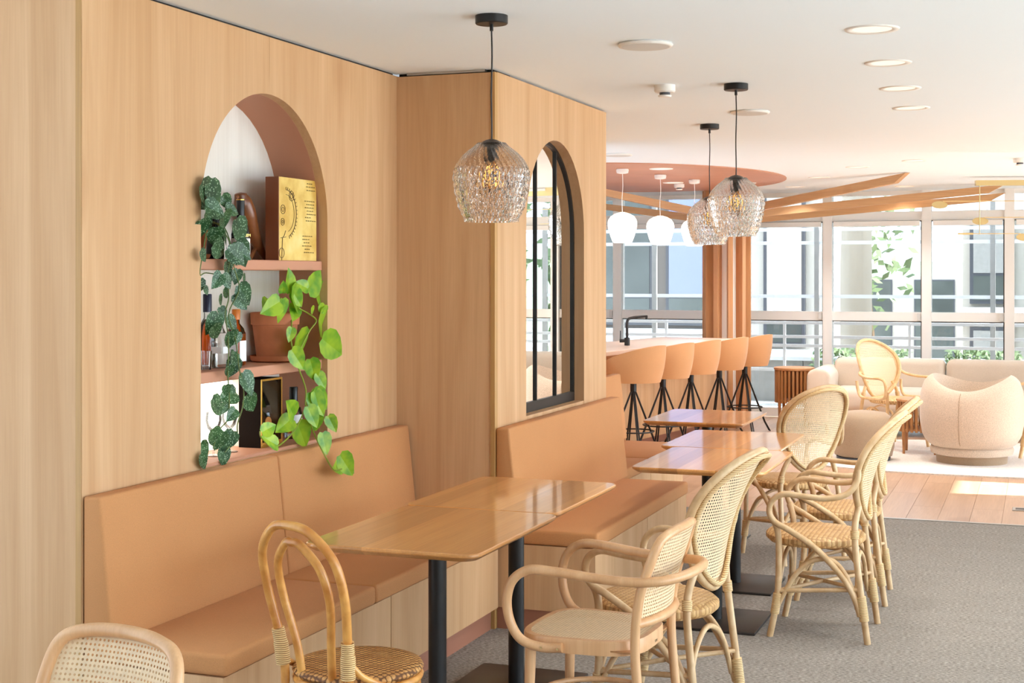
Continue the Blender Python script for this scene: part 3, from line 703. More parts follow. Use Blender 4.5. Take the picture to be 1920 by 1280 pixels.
gl = [('lit white opal pendant over the bar, nearest the mirror wall corner', (-3.42, 12.05)), ('lit white opal pendant over the bar, middle of three', (-3.29, 12.86)), ('lit white opal pendant over the bar, closest to the slatted column', (-3.15, 13.63))]
for k, (lb, (x, y)) in enumerate(gl):
    o = og if k == 0 else dup(og, lb, (0, 0, 0)); o.location = (x, y, CH-.014); o['label'] = lb

# ------------------------------------------------------------------ ceiling fittings
mb = MB(); mb.lathe([(.99, -.012), (1, -.008), (1, .001)], 72, (-3.9, 13.45, CH), 1.63, 2.08)
tag(mb.build('ceiling_disc', 'terracotta_ceiling'), 'large terracotta painted oval panel on the ceiling above the bar', 'ceiling panel')
def zc_at(x, y): return ceil((x+8)/11.2, (y+4)/20.9)[2]
def make_down():
    d = thing('recessed_downlight', '', 'downlight', group='recessed ceiling downlights')
    MB().lathe([(.074, .001), (.080, -.003), (.100, -.004), (.104, .002)], 36, cap=False).build('trim_ring', 'white_plastic', d, 60)
    MB().lathe([(.001, -.0005), (.040, -.0005), (.074, -.001)], 32, cap=False).build('diffuser', 'downlight', d, 60)
    lamp = bpy.data.lights.new('downlight_lamp', 'SPOT'); lamp.energy = 16; lamp.spot_size = R(125); lamp.spot_blend = 1; lamp.shadow_soft_size = .07; lamp.color = (1, .975, .94)
    lo = bpy.data.objects.new('lamp', lamp); col.objects.link(lo); lo.parent = d; lo.location = (0, 0, -.02)
    return d
def brighten(o, y):
    if y > 10:
        for c in o.children:
            if c.type == 'LIGHT': c.data = c.data.copy(); c.data.energy = 32
dl = make_down(); first = True
rows = [((-.61, 5.62), 'recessed downlight first in the aisle row, nearest the bench tables'), ((-.64, 6.53), 'recessed downlight second in the aisle row'), ((-.67, 7.44), 'recessed downlight third in the aisle row'), ((-.69, 8.33), 'recessed downlight fourth in the aisle row, farthest along'),
        ((-.98, 12.15), 'recessed downlight above the tub chair'), ((-1.50, 12.70), 'recessed downlight above the ottoman'), ((-2.0, 13.9), 'recessed downlight beside the slanted wooden beam'), ((-2.45, 15.3), 'recessed downlight near window above slatted side table'), ((-1.36, 15.6), 'recessed downlight between long wooden beams and window'),
        ((.05, 5.9), 'recessed downlight at far side of the aisle, paired with first'), ((.02, 7.6), 'recessed downlight at far side of the aisle, paired with third')]
for (x, y), lb in rows:
    o = dl if first else dup(dl, lb, (0, 0, 0)); first = False; brighten(o, y); o['label'] = lb; o.location = (x, y, zc_at(x, y)-.001)
for (x, y), lb in (((-3.1, 12.15), 'recessed downlight in the terracotta oval between two opal pendants'), ((-3.45, 14.0), 'recessed downlight in the terracotta oval near the far opal pendant'), ((-2.78, 14.3), 'recessed downlight in the terracotta oval close to its rim')):
    o = dup(dl, lb, (x, y, CH-.0135)); brighten(o, y)
def make_speaker():
    s = thing('ceiling_speaker', '', 'speaker', group='round ceiling speakers')
    MB().lathe([(.108, .0), (.112, -.006), (.107, -.013), (.098, -.014)], 40).build('rim', 'white_plastic', s, 60)
    MB().lathe([(.002, -.016), (.06, -.0165), (.098, -.0145)], 40, cap=False).build('grille', 'grille_grey', s, 60)
    return s
sk = make_speaker()
for k, (x, y, lb) in enumerate(((-1.51, 5.66, 'round white ceiling speaker between the near pendant and first downlight'), (-1.57, 8.2, 'round white ceiling speaker beside the pendant cords'), (-3.08, 10.73, 'round white ceiling speaker next to the terracotta oval'))):
    o = sk if k == 0 else dup(sk, lb, (0, 0, 0)); o['label'] = lb; o.location = (x, y, zc_at(x, y))
def make_smoke():
    s = thing('smoke_detector', '', 'smoke detector', group='smoke detectors')
    MB().lathe([(.052, 0), (.052, -.03), (.046, -.036)], 28).build('base', 'white_plastic', s)
    MB().lathe([(.026, -.036), (.026, -.050)], 20).build('sensor_vents', 'dark_frame', s)
    MB().lathe([(.034, -.050), (.030, -.058)], 24).build('sensor_cap', 'white_plastic', s)
    return s
sd = make_smoke()
for k, (x, y, z, lb) in enumerate(((-1.75, 6.93, 0, 'white smoke detector above the benches near the mirror wall'), (-3.45, 13.9+.35, .013, 'white smoke detector on the terracotta oval'), (-.17, 12.2, 0, 'white smoke detector above the tub chair'))):
    o = sd if k == 0 else dup(sd, lb, (0, 0, 0)); o['label'] = lb; o.location = (x, y, zc_at(x, y)-z)
# slatted column and its branching beams
CX, CY = -3.27, 15.72
cl = thing('slatted_column', 'white column wrapped in upright wooden fins beside the window', 'column', (CX, CY, 0))
MB().lathe([(.17, 0), (.17, CH-.001)], 32).build('core', 'white_paint', cl)
for k in range(10):
    a = 2*math.pi*k/10+.05; m = MB().box(.165, .265, -.026, .026, 0, CH-.002).build('fin', 'slat_wood', cl); m.rotation_euler = (0, 0, a)
def beam(label, a, b, hh=.15, th=.05):
    A, B = Vector(a), Vector(b); L = (B-A); o = thing('ceiling_beam', label, 'beam', a, math.atan2(L.y, L.x), 'slanted wooden ceiling beams')
    l2 = math.hypot(L.x, L.y); dz = L.z
    m = MB(); m.prism([(0, 0), (l2, dz), (l2-.16, dz-hh-.0), (0, -hh)], -th/2, th/2, 'y'); m.build('board', 'beam_wood', o)
    return o
beam('wooden ceiling beam slanting up from column toward the ceiling in the lounge middle', (CX+.2, CY-.25, 2.345), (-1.15, 13.52, CH-.004), .085)
beam('long wooden ceiling beam reaching from column to the brass chandelier, upper one', (CX+.28, CY-.08, 2.315), (-.36, 15.45, CH-.012), .085)
beam('long wooden ceiling beam reaching from column past the chandelier, lower one', (CX+.28, CY+.06, 2.265), (-.36, 15.95, 2.47), .085)
beam('wooden ceiling beam slanting from column over the bar, higher one', (CX-.16, CY-.26, 2.315), (-4.35, 13.9, CH-.02), .085)
beam('wooden ceiling beam slanting from column over the bar, lower one', (CX-.28, CY-.05, 2.275), (-5.2, 15.9, 2.49), .085)
# brass chandelier
ch = thing('brass_chandelier', 'brass mobile chandelier with slim rods and leaf-shaped shades', 'chandelier', (-.60, 14.35, CH), R(14))
MB().box(0, 1.25, -.03, .03, -.085, -.035).build('ceiling_bar', 'brass', ch); MB().box(.5, .8, -.03, .03, -.04, 0).build('mount', 'brass', ch)
MB().tube([(.04, 0, -.06), (.04, 0, -.545)], .004, 6).build('rod', 'brass', ch); MB().tube([(.46, .02, -.06), (.46, .02, -.40)], .004, 6).build('rod', 'brass', ch); MB().tube([(1.1, 0, -.06), (1.1, 0, -.30)], .004, 6).build('rod', 'brass', ch)
for x0, x1, y, z, le in ((-.30, 1.1, 0, -.23, 0), (.08, .9, .02, -.385, 0), (-.16, .42, 0, -.54, 1)):
    arm = MB().tube([(x0, y, z), (x1, y, z)], .0035, 6).build('cross_rod', 'brass', ch)
    xe = x1 if le else x0; m = MB()
    m.lathe([(.002, -.006), (.03, -.008), (.05, -.002), (.05, .002), (.03, .004), (.002, .002)], 20, (0, 0, 0), 1.5, .8); sh = m.build('leaf_shade', 'brass', arm); sh.location = (xe+(-.03 if not le else .03), y, z-.035); sh.rotation_euler = (R(62), 0, 0)
    if le: MB().tube([(x0-.0, y, z), (x0+.14, y, z)], .009, 8).build('weight', 'brass', arm)

# ------------------------------------------------------------------ bar, tap, stools
PH = -.1645
bar = thing('bar_counter', 'oak fronted bar counter with pale top behind the stools', 'bar', (-3.645, 12.13, 0), PH)
plain('bar_top', srgb(226, 200, 180), .3); MB().rbox(-.72, .10, -1.3, 3.0, .90, .94, .004, 1).build('counter_top', 'bar_top', bar)
for k in range(14): MB().box(-.03, 0, -1.28+k*.305, -.9765+k*.305, .08, .90).build('front_board', 'oak_panel', bar)
MB().box(-.68, -.03, -1.28, 2.99, .08, .90).build('body', 'white_paint', bar); MB().box(-.64, -.05, -1.25, 2.95, 0, .08).build('plinth', 'plinth_brown', bar)
tp = thing('sink_tap', 'black angular mixer tap on the bar counter', 'tap', (-3.70, 13.2, .94))
MB().lathe([(.026, 0), (.026, .07), (.022, .075)], 18).build('body', 'black_metal', tp)
MB().tube(sp([(0, 0, .07), (0, 0, .20), (.008, .006, .245), (.04, .03, .262), (.12, .07, .272), (.17, .10, .275)], 5), .013, 10).build('spout', 'black_metal', tp)
MB().tube([(.165, .098, .272), (.162, .096, .245)], .011, 8).build('nozzle', 'black_metal', tp)
MB().tube([(-.02, -.01, .045), (-.065, -.03, .045)], .017, 10).build('valve', 'black_metal', tp); MB().tube([(-.06, -.028, .05), (-.058, -.027, .14)], .005, 6).build('lever', 'black_metal', tp)
def make_stool():
    s = thing('bar_stool', '', 'stool', group='tan shell bar stools')
    def shell(u, v, r_off=0.0):
        a = R(-128+256*u); k = .5+.5*math.cos(a); zt = .79+.215*k**.7
        rb, rt = .235, .285-.015*(1-k); t = v; r = rb+(rt-rb)*(1-(1-t)**2.2)-r_off; z = .682+(zt-.682)*t
        return (r*math.cos(a), r*math.sin(a), z)
    NU, NV = 40, 10; m = MB()
    o_ = [[shell(i/NU, j/NV) for i in range(NU+1)] for j in range(NV+1)]; i_ = [[shell(i/NU, j/NV, .028) for i in range(NU+1)] for j in range(NV+1)]
    vs = [p for r in o_ for p in r]+[p for r in i_ for p in r]; K = (NV+1)*(NU+1); W = NU+1; fs = []
    for j in range(NV):
        for i in range(NU): fs += [(j*W+i, j*W+i+1, (j+1)*W+i+1, (j+1)*W+i), (K+j*W+i, K+(j+1)*W+i, K+(j+1)*W+i+1, K+j*W+i+1)]
        fs += [(j*W, (j+1)*W, K+(j+1)*W, K+j*W), (j*W+NU, K+j*W+NU, K+(j+1)*W+NU, (j+1)*W+NU)]
    for i in range(NU): fs += [(NV*W+i, NV*W+i+1, K+NV*W+i+1, K+NV*W+i), (i, K+i, K+i+1, i+1)]
    m.add(vs, fs); m.build('shell', 'stool_fabric', s, 50)
    MB().lathe([(.05, .681), (.225, .682), (.235, .69), (.205, .70), (.20, .74), (.15, .755), (.02, .757)], 32).build('seat_cushion', 'stool_fabric', s, 50)
    MB().lathe([(.028, .60), (.028, .682)], 16).build('swivel_post', 'black_metal', s)
    for k in range(4):
        a = math.pi/4+k*math.pi/2; ca, sa = math.cos(a), math.sin(a); q = lambda r, w, z: (r*ca-w*sa, r*sa+w*ca, z)
        MB().tube([q(.012, .004, .615), q(.215, .010, .10), q(.265, .010, .012), q(.273, 0, .008), q(.265, -.010, .012), q(.215, -.010, .10), q(.012, -.004, .615)], .0075, 6).build('leg', 'black_metal', s, 60)
    MB().tube([(.178*math.cos(2*math.pi*k/36), .178*math.sin(2*math.pi*k/36), .255) for k in range(36)], .007, 6, True).build('foot_ring', 'black_metal', s, 60)
    return s
st = make_stool()
for k, (x, y) in enumerate(((-3.33, 12.08), (-3.22, 12.68), (-3.115, 13.33), (-2.99, 14.02), (-2.875, 14.72))):
    lb = ['tan shell bar stool nearest the mirror wall, half hidden by it', 'second tan shell bar stool from the mirror wall', 'middle tan shell bar stool of the five at the bar', 'second tan shell bar stool from the slatted column', 'tan shell bar stool in front of the slatted column'][k]
    o = st if k == 0 else dup(st, lb, (0, 0, 0)); o['label'] = lb; o.location = (x, y, 0); o.rotation_euler = (0, 0, PH+R(-6))

# ------------------------------------------------------------------ lounge
def sup(a, e): return math.copysign(abs(a)**e, a)
mb = MB(); ro = [(1.75*sup(math.cos(t), .75), 1.24*sup(math.sin(t), .75)) for t in [2*math.pi*k/96 for k in range(96)]]
mb.prism(ro, 0, .012, 'z'); rg = mb.build('rug', 'rug_pile'); rg.location = (-.45, 13.26, 0); tag(rg, 'large rounded cream wool rug under the lounge seats', 'rug')
sf = thing('sofa', 'long cream fabric sofa with rounded arm along the windows', 'sofa', (-.55, 15.15, 0))
MB().rbox(-1.62, 1.62, -.42, .42, .10, .24, .03, 3).build('base', 'sofa_fabric', sf)
for s in (-1, 1): rprism([(s*1.70, .12), (s*1.48, .12), (s*1.45, .60), (s*1.50, .655), (s*1.62, .665), (s*1.69, .62)], -.45, .42, .035).build('arm', 'sofa_fabric', sf)
for k in range(2): MB().rbox(-1.47+k*1.47, -.003+k*1.47, -.46, .22, .24, .46, .07, 4).build('seat_cushion', 'sofa_fabric', sf)
for k, (a, b) in enumerate(((-1.50, -.385), (-.375, .55), (.56, 1.48))): rprism([(a, .40), (b, .40), (b, .745), (a, .745)], .14, .40, .07, 4).build('back_cushion', 'sofa_fabric', sf)
for x in (-1.5, 1.5):
    for y in (-.36, .36): MB().lathe([(.016, 0), (.02, .10)], 12, (x, y, 0)).build('foot', 'walnut_slat', sf)
def make_slat_table():
    t = thing('slatted_side_table', '', 'side table', group='round slatted side tables')
    MB().lathe([(.205, .60), (.215, .605), (.215, .625), (.205, .63)], 40).build('table_top', 'slat_wood', t)
    MB().lathe([(.195, .27), (.195, .29)], 40).build('shelf', 'walnut_slat', t)
    for k in range(30):
        a = 2*math.pi*k/30; m = MB().box(.188, .206, -.011, .011, .255, .60).build('slat', 'walnut_slat', t); m.rotation_euler = (0, 0, a)
    for k in range(4):
        a = math.pi/4+k*math.pi/2; MB().lathe([(.011, 0), (.017, .25), (.017, .60)], 12, (.19*math.cos(a), .19*math.sin(a), 0)).build('leg', 'walnut_slat', t)
    return t
sl = make_slat_table(); sl.location = (-2.48, 15.42, 0); sl['label'] = 'round slatted wooden side table between window and sofa arm'
o = dup(sl, 'lower round slatted wooden side table between rattan lounge chair and tub chair', (-1.03, 13.42, .0125)); o.scale = (1, 1, .77)
pf = thing('ottoman', 'round grey-brown upholstered ottoman behind the rattan armchairs', 'ottoman', (-1.46, 12.78, .012))
MB().lathe([(.225, 0), (.23, .025)], 40).build('base_ring', 'dark_frame', pf)
MB().lathe([(.20, .025), (.243, .04), (.262, .12), (.262, .27), (.245, .36), (.19, .405), (.08, .42), (.005, .422)], 48).build('cushion', 'pouf_fabric', pf, 60)
tu = thing('tub_chair', 'rounded beige boucle tub chair on swivel base, seen from behind', 'armchair', (-.57, 12.92, .012), R(-8))
def tub(u, v, off=0):
    a = 2*math.pi*u; rim = .62+.105*math.sin(a)**2 - .02*math.cos(a)
    prof = [(.315, 0), (.345, .015), (.405, .16), (.43, .40), (.432, .60), (.415, .82), (.39, .95), (.36, 1.0)]
    for (r0, t0), (r1, t1) in zip(prof[:-1], prof[1:]):
        if v <= t1+1e-6: k = (v-t0)/(t1-t0); r = r0+(r1-r0)*k; break
    return (-(r-off)*math.cos(a), -(r-off)*math.sin(a), .13+(rim-.13)*v)
# local -X of this helper is turned so that the low rim faces the aisle
def tub2(u, v): x, y, z = tub(u, v); return (y, x, z)
NU = 64; m = MB(); m.grid(lambda u, v: tub2(u, v), NU, 16)
m.grid(lambda u, v: (lambda p, k: (p[0]*k, p[1]*k, p[2]+.02*math.sin(math.pi*v)-.28*max(0, v-.5)))(tub2(u, 1.0), 1-.24*v), NU, 8); m.build('shell', 'tub_fabric', tu, 60)
MB().lathe([(.28, .40), (.29, .44), (.24, .47), (.01, .48)], 40).build('seat_cushion', 'tub_fabric', tu, 60)
MB().lathe([(.30, .065), (.335, .075), (.345, .115), (.335, .135), (.30, .14)], 48).build('plinth_band', 'tub_fabric', tu, 60)
MB().lathe([(.29, 0), (.295, .065)], 48).build('base_ring', 'pouf_fabric', tu, 60)
MB().tube([Vector(tub2(.0+.01, v/12))*1.004 for v in range(1, 13)], .003, 5).build('seam', 'pouf_fabric', tu)
fb = thing('floor_box', 'small metal power box set in the wooden floor', 'floor socket', (-.145, 10.46, 0))
MB().rbox(-.05, .05, -.07, .07, 0, .005, .002, 1).build('lid', 'steel', fb); MB().box(-.03, .03, -.04, .04, .005, .0055).build('inlay', 'base_black', fb)

# ------------------------------------------------------------------ things in the niche
S1, S2, S3 = 1.662, 1.250, .922
def lath(name, prof, m, parent, c=(0, 0, 0), n=24, sx=1, sy=1): return MB().lathe(prof, n, c, sx, sy).build(name, m, parent, 40)
b = thing('tall_bottle', 'tall slim dark bottle with black capsule behind the dark spotted plant', 'bottle', (-2.985, 4.80, S1))
lath('glass', [(.033, 0), (.034, .01), (.034, .17), (.014, .22), (.013, .25)], 'dark_bottle', b); lath('capsule', [(.0145, .245), (.0145, .30), (.013, .302)], 'cap_black', b); lath('band', [(.0138, .232), (.0138, .245)], 'gold', b)
b = thing('brandy_bottle', 'black brandy bottle with silver label beside the wooden bird', 'bottle', (-2.90, 4.845, S1))
lath('glass', [(.034, 0), (.036, .008), (.036, .10), (.030, .128), (.0155, .152), (.0145, .17)], 'dark_bottle', b); lath('capsule', [(.0155, .165), (.0155, .228), (.0145, .232)], 'cap_black', b); lath('rim', [(.0158, .229), (.0158, .233)], 'gold', b)
lath('label', [(.0366, .02), (.0366, .082)], 'grille_grey', b); lath('label_band', [(.0364, .086), (.0364, .10)], 'cap_black', b)
m = MB().lathe([(.013, 0), (.013, .002)], 20); o = m.build('emblem', 'gold', b); o.matrix_local = Matrix.Translation((.026, -.018, .140)) @ Matrix.Rotation(R(-35), 4, 'Z') @ Matrix.Rotation(R(90), 4, 'Y')
text('ST-REM', .015, 'gold', (.0312, -.0212, .093), (R(90), 0, R(56)), b); o = lath('crest', [(.008, 0), (.008, .001)], 'red_emblem', b); o.matrix_local = Matrix.Translation((.0305, -.0205, .055)) @ Matrix.Rotation(R(-34), 4, 'Z') @ Matrix.Rotation(R(90), 4, 'Y')
b = thing('bird_figure', 'carved dark wooden bird figure leaning upright on the top shelf', 'figurine', (-2.975, 5.035, S1))
P = sp([(.01, .118, .004), (.005, .075, .05), (0, .025, .11), (0, -.015, .175), (0, -.045, .225), (0, -.062, .252), (0, -.066, .268)], 5); rr = [.008, .018, .030, .040, .036, .026, .024, .004]
rad = []
kk = [0, .16, .34, .52, .70, .84, .93, 1]
for i in range(len(P)):
    t = i/(len(P)-1)
    for q in range(7):
        if t <= kk[q+1]+1e-6: w = (t-kk[q])/(kk[q+1]-kk[q]); rad.append(rr[q]+(rr[q+1]-rr[q])*w); break
MB().tube(P, rad, 16).build('body', 'bird_wood', b, 60); MB().tube([(0, -.078, .252), (.002, -.098, .243)], [.010, .002], 8).build('beak', 'bird_wood', b, 60); MB().tube([(.0, .0, .0), (0, .05, .05)], [.010, .008], 8).build('foot', 'bird_wood', b)
b = thing('art_book', 'thick yellow art book with brown spine standing on the top shelf', 'book', (-2.862, 5.075, S1))
MB().box(-.058, -.052, 0, .315, 0, .335).build('back_cover', 'book_brown', b); MB().box(-.058, 0, -.006, 0, 0, .335).build('spine', 'book_brown', b); MB().box(-.052, -.006, 0, .308, .004, .331).build('page_block', 'paper_cream', b); MB().box(-.006, 0, 0, .315, 0, .335).build('front_cover', 'book_print', b)
mb = MB(); rnd = random.Random(4)
for g, (y0, z0, nl) in enumerate(((.235, .318, 2), (.225, .29, 1), (.22, .245, 7), (.20, .10, 6))):
    for i in range(nl):
        y = y0+rnd.uniform(-.012, .012); z = z0-i*.0135
        for w in range(rnd.randint(3, 5)):
            L = rnd.uniform(.008, .018)
            for q in range(4): mb.tube([(.0012, y+L*q/4, z+(.004 if q % 2 else 0)), (.0012, y+L*(q+1)/4, z+(0 if q % 2 else .004))], .0007, 3)
            y += L+.005
            if y > .30: break
mb.build('script_lines', 'ink', b, 0)
mb = MB(); big = [(.0012, .055+.085*math.sin(t), .19+.095*math.cos(t)) for t in [math.pi*k/20 for k in range(0, 19)]]; mb.tube(big, .0014, 4)
mb.tube([(.0012, p[1]*.8+.01, .19+(p[2]-.19)*.8) for p in big], .0009, 4)
for k in range(0, 19): t = math.pi*k/20; mb.tube([(.0012, .055+.085*math.sin(t), .19+.095*math.cos(t)), (.0012, .055+.096*math.sin(t), .19+.106*math.cos(t))], .0012, 4)
for (y, z, r) in ((.10, .262, .02), (.10, .262, .011), (.03, .205, .018), (.03, .205, .009), (.028, .155, .014), (.028, .155, .006), (.02, .03, .02)):
    mb.tube([(.0012, y+r*math.cos(t), z+r*math.sin(t)) for t in [2*math.pi*k/20 for k in range(20)]], .0012, 4, True)
mb.tube([(.0012, .02, .0), (.0012, .026, .09), (.0012, .04, .10), (.0012, .052, .12)], .0014, 4); mb.tube([(.0012, .012, .09), (.0012, .055, .095)], .0014, 4); mb.build('drawing', 'ink', b, 0)
# plants
def heart(w=.5):
    """leaf of unit length along +Y, face +Z, folded along the midrib"""
    half = [(0, 0, 0), (.16, -.06, .02), (.36, .06, .06), (.42, .28, .06), (.34, .56, .03), (.18, .80, -.02), (0, 1.0, -.08)]
    mid = [(0, .02, 0), (0, .1, -.01), (0, .22, -.02), (0, .38, -.03), (0, .6, -.035), (0, .82, -.05)]
    vs = []; fs = []
    for sgn in (1, -1):
        k = len(vs); H = [(x*sgn*w/.42, y, z) for x, y, z in half]; vs += H+mid; n = len(half)
        for i in range(n-1):
            a, b_ = k+i, k+i+1; c, d = k+n+min(i, 5), k+n+min(i+1, 5)
            f = [a, b_, d, c] if c != d else [a, b_, c]
            fs.append(tuple(f) if sgn > 0 else tuple(f[::-1]))
    return MB().add(vs, fs)
def leaves(plant, data, me, seed, k=1.0):
    rnd = random.Random(seed)
    for x, y0, z0, y1, z1 in data:
        o = bpy.data.objects.new('leaf', me); col.objects.link(o); o.parent = plant
        d = Vector((rnd.uniform(-.12, .25), y1-y0, z1-z0)); L = Vector((0, (y1-y0)*.66, z1-z0)).length*1.22*k
        d = Vector((rnd.uniform(-.3, .3)*L, (y1-y0)*.75, z1-z0)).normalized()
        nrm = Vector((.85, -.5+rnd.uniform(-.35, .35), rnd.uniform(-.1, .5))); zax = (nrm-d*nrm.dot(d)).normalized(); xax = d.cross(zax)
        mt = Matrix((xax, d, zax)).transposed().to_4x4(); o.matrix_local = Matrix.Translation(Vector((x, y0, z0))-plant.location) @ mt @ Matrix.Diagonal((L, L, L, 1))
POTHOS=[(-2.82,5.087,1.536,5.051,1.617),(-2.80,4.992,1.533,4.972,1.575),(-2.81,5.223,1.534,5.341,1.614),(-2.80,5.200,1.549,5.105,1.574),(-2.80,5.066,1.532,5.252,1.464),(-2.84,5.351,1.528,5.548,1.518),(-2.84,5.431,1.499,5.439,1.448),(-2.78,4.958,1.511,4.971,1.427),(-2.82,5.131,1.480,5.057,1.427),(-2.82,4.925,1.500,4.817,1.468),(-2.77,4.918,1.500,4.782,1.460),(-2.81,5.319,1.434,5.533,1.361),(-2.78,5.285,1.342,5.483,1.271),(-2.81,5.087,1.394,5.061,1.345),(-2.80,5.122,1.370,5.275,1.279),(-2.79,5.047,1.308,5.124,1.233),(-2.77,5.164,1.265,5.209,1.186),(-2.76,5.202,1.206,5.246,1.146),(-2.77,5.170,1.132,5.234,1.041),(-2.76,5.175,1.136,5.275,1.062),(-2.77,5.033,1.048,4.906,1.110),(-2.80,5.066,1.032,4.943,0.994),(-2.76,5.123,1.078,5.165,1.000),(-2.77,5.207,1.037,5.269,0.969),(-2.78,5.338,1.020,5.370,0.957),(-2.80,5.115,1.011,5.204,0.918),(-2.69,5.119,0.976,5.122,0.900),(-2.67,4.609,1.030,4.703,1.052),(-2.68,4.742,0.967,4.648,1.007),(-2.69,5.275,0.825,5.155,0.824),(-2.68,5.250,0.872,5.335,0.789),(-2.69,5.342,0.822,5.386,0.784),(-2.81,5.088,1.543,5.161,1.482),(-2.78,5.196,1.474,5.234,1.445),(-2.81,5.319,1.479,5.373,1.445)]
SATIN1=[(-2.79,4.395,1.925,4.494,1.877),(-2.79,4.436,1.928,4.518,1.881),(-2.85,4.630,1.897,4.678,1.867),(-2.85,4.556,1.883,4.597,1.851),(-2.84,4.541,1.873,4.476,1.853),(-2.78,4.406,1.849,4.500,1.826),(-2.83,4.483,1.826,4.561,1.784),(-2.81,4.419,1.797,4.483,1.753),(-2.84,4.638,1.854,4.702,1.838),(-2.82,4.595,1.831,4.674,1.790),(-2.83,4.700,1.813,4.754,1.750),(-2.83,4.668,1.784,4.745,1.749),(-2.81,4.524,1.776,4.564,1.728),(-2.81,4.549,1.801,4.606,1.770),(-2.79,4.473,1.712,4.564,1.687),(-2.81,4.572,1.747,4.645,1.716),(-2.79,4.633,1.727,4.687,1.666),(-2.79,4.612,1.704,4.680,1.672),(-2.78,4.552,1.697,4.615,1.657),(-2.81,4.594,1.654,4.636,1.616),(-2.85,4.703,1.630,4.755,1.594),(-2.79,4.390,1.689,4.429,1.663)]
SATIN2=[(-2.78,4.511,1.608,4.458,1.567),(-2.78,4.521,1.605,4.551,1.564),(-2.80,4.658,1.625,4.652,1.582),(-2.79,4.677,1.589,4.756,1.564),(-2.82,4.596,1.554,4.644,1.525),(-2.79,4.648,1.566,4.711,1.507),(-2.80,4.633,1.531,4.685,1.484),(-2.82,4.560,1.519,4.620,1.504),(-2.83,4.584,1.486,4.602,1.451),(-2.79,4.508,1.463,4.473,1.404),(-2.78,4.456,1.421,4.526,1.383),(-2.83,4.630,1.447,4.679,1.406),(-2.79,4.590,1.397,4.626,1.344),(-2.81,4.683,1.393,4.646,1.349),(-2.82,4.668,1.319,4.631,1.275),(-2.82,4.681,1.295,4.650,1.240),(-2.79,4.580,1.272,4.617,1.235),(-2.79,4.676,1.241,4.710,1.173),(-2.83,4.771,1.148,4.842,1.095),(-2.80,4.575,1.202,4.593,1.169),(-2.83,4.695,1.164,4.585,1.149),(-2.79,4.466,1.160,4.537,1.110),(-2.81,4.598,1.133,4.574,1.100),(-2.79,4.626,1.109,4.571,1.078),(-2.78,4.457,1.055,4.503,1.000),(-2.80,4.560,1.034,4.542,0.979),(-2.78,4.595,1.032,4.561,0.976),(-2.81,4.576,0.973,4.579,0.920),(-2.83,4.454,1.000,4.506,0.944),(-2.80,4.407,0.969,4.453,0.923),(-2.83,4.452,1.592,4.446,1.545),(-2.82,4.462,1.561,4.485,1.538)]
V1= [(-2.88, 5.211, 1.466), (-2.83, 5.12, 1.384), (-2.81, 5.084, 1.323), (-2.79, 5.105, 1.231), (-2.78, 5.145, 1.145), (-2.78, 5.145, 1.081), (-2.77, 5.17, 1.002), (-2.72, 5.121, 0.953), (-2.66, 5.081, 0.89), (-2.66, 5.156, 0.825), (-2.66, 5.225, 0.82)]
V2= [(-2.78, 5.159, 1.087), (-2.78, 5.058, 0.992), (-2.78, 4.905, 0.939), (-2.78, 4.799, 0.984), (-2.78, 4.786, 1.012)]
V3= [(-2.8, 5.123, 1.469), (-2.8, 5.211, 1.445), (-2.8, 5.272, 1.415), (-2.8, 5.211, 1.374), (-2.8, 5.123, 1.286), (-2.8, 5.131, 1.23)]
V4= [(-2.88, 5.196, 1.516), (-2.88, 5.211, 1.495), (-2.88, 5.225, 1.466)]
W1= [(-2.8, 4.606, 1.672), (-2.8, 4.588, 1.602), (-2.8, 4.594, 1.518), (-2.8, 4.57, 1.461), (-2.8, 4.588, 1.39), (-2.8, 4.594, 1.313), (-2.8, 4.588, 1.237), (-2.8, 4.6, 1.159), (-2.8, 4.588, 1.076), (-2.8, 4.534, 1.043), (-2.8, 4.487, 0.979)]
W2= [(-2.79, 4.614, 1.634), (-2.79, 4.651, 1.55), (-2.79, 4.578, 1.461), (-2.79, 4.626, 1.363), (-2.79, 4.651, 1.259), (-2.79, 4.682, 1.179), (-2.79, 4.676, 1.114), (-2.79, 4.639, 1.053), (-2.79, 4.632, 1.008), (-2.79, 4.554, 0.959)]
W3= [(-2.82, 4.461, 1.708), (-2.82, 4.433, 1.608), (-2.82, 4.473, 1.611), (-2.82, 4.579, 1.602)]
PL = (-2.945, 5.19, S2)
p1 = thing('golden_pothos', 'lime green trailing pothos in a terracotta pot on the middle shelf', 'plant', PL)
lath('saucer', [(.085, 0), (.098, .006), (.103, .026), (.098, .026), (.09, .012)], 'clay', p1, n=36); lath('pot', [(.070, .012), (.074, .014), (.092, .15), (.098, .152), (.101, .200), (.095, .202), (.089, .19)], 'clay', p1, n=36); lath('soil', [(.005, .185), (.089, .185)], 'soil', p1)
vl = lambda pts: [tuple(Vector(q)-Vector(PL)) for q in pts]
for V in (V1, V2, V3, V4): MB().tube(sp(vl(V), 5), .0032, 6).build('vine', 'pothos_stem', p1, 60)
lm = heart(.36).mesh('leaf', 60, False); lm.materials.append(M['pothos_leaf']); leaves(p1, POTHOS, lm, 5)
PS = (-2.955, 4.585, S1)
p2 = thing('satin_pothos', 'dark silver-spotted trailing plant in a terracotta pot on the top shelf', 'plant', PS)
lath('saucer', [(.058, 0), (.068, .004), (.072, .018), (.066, .018)], 'clay', p2, n=30); lath('pot', [(.048, .006), (.064, .10), (.070, .102), (.072, .135), (.064, .135)], 'clay', p2, n=30); lath('soil', [(.004, .125), (.064, .125)], 'soil', p2)
vs_ = lambda pts: [tuple(Vector(q)-Vector(PS)) for q in pts]
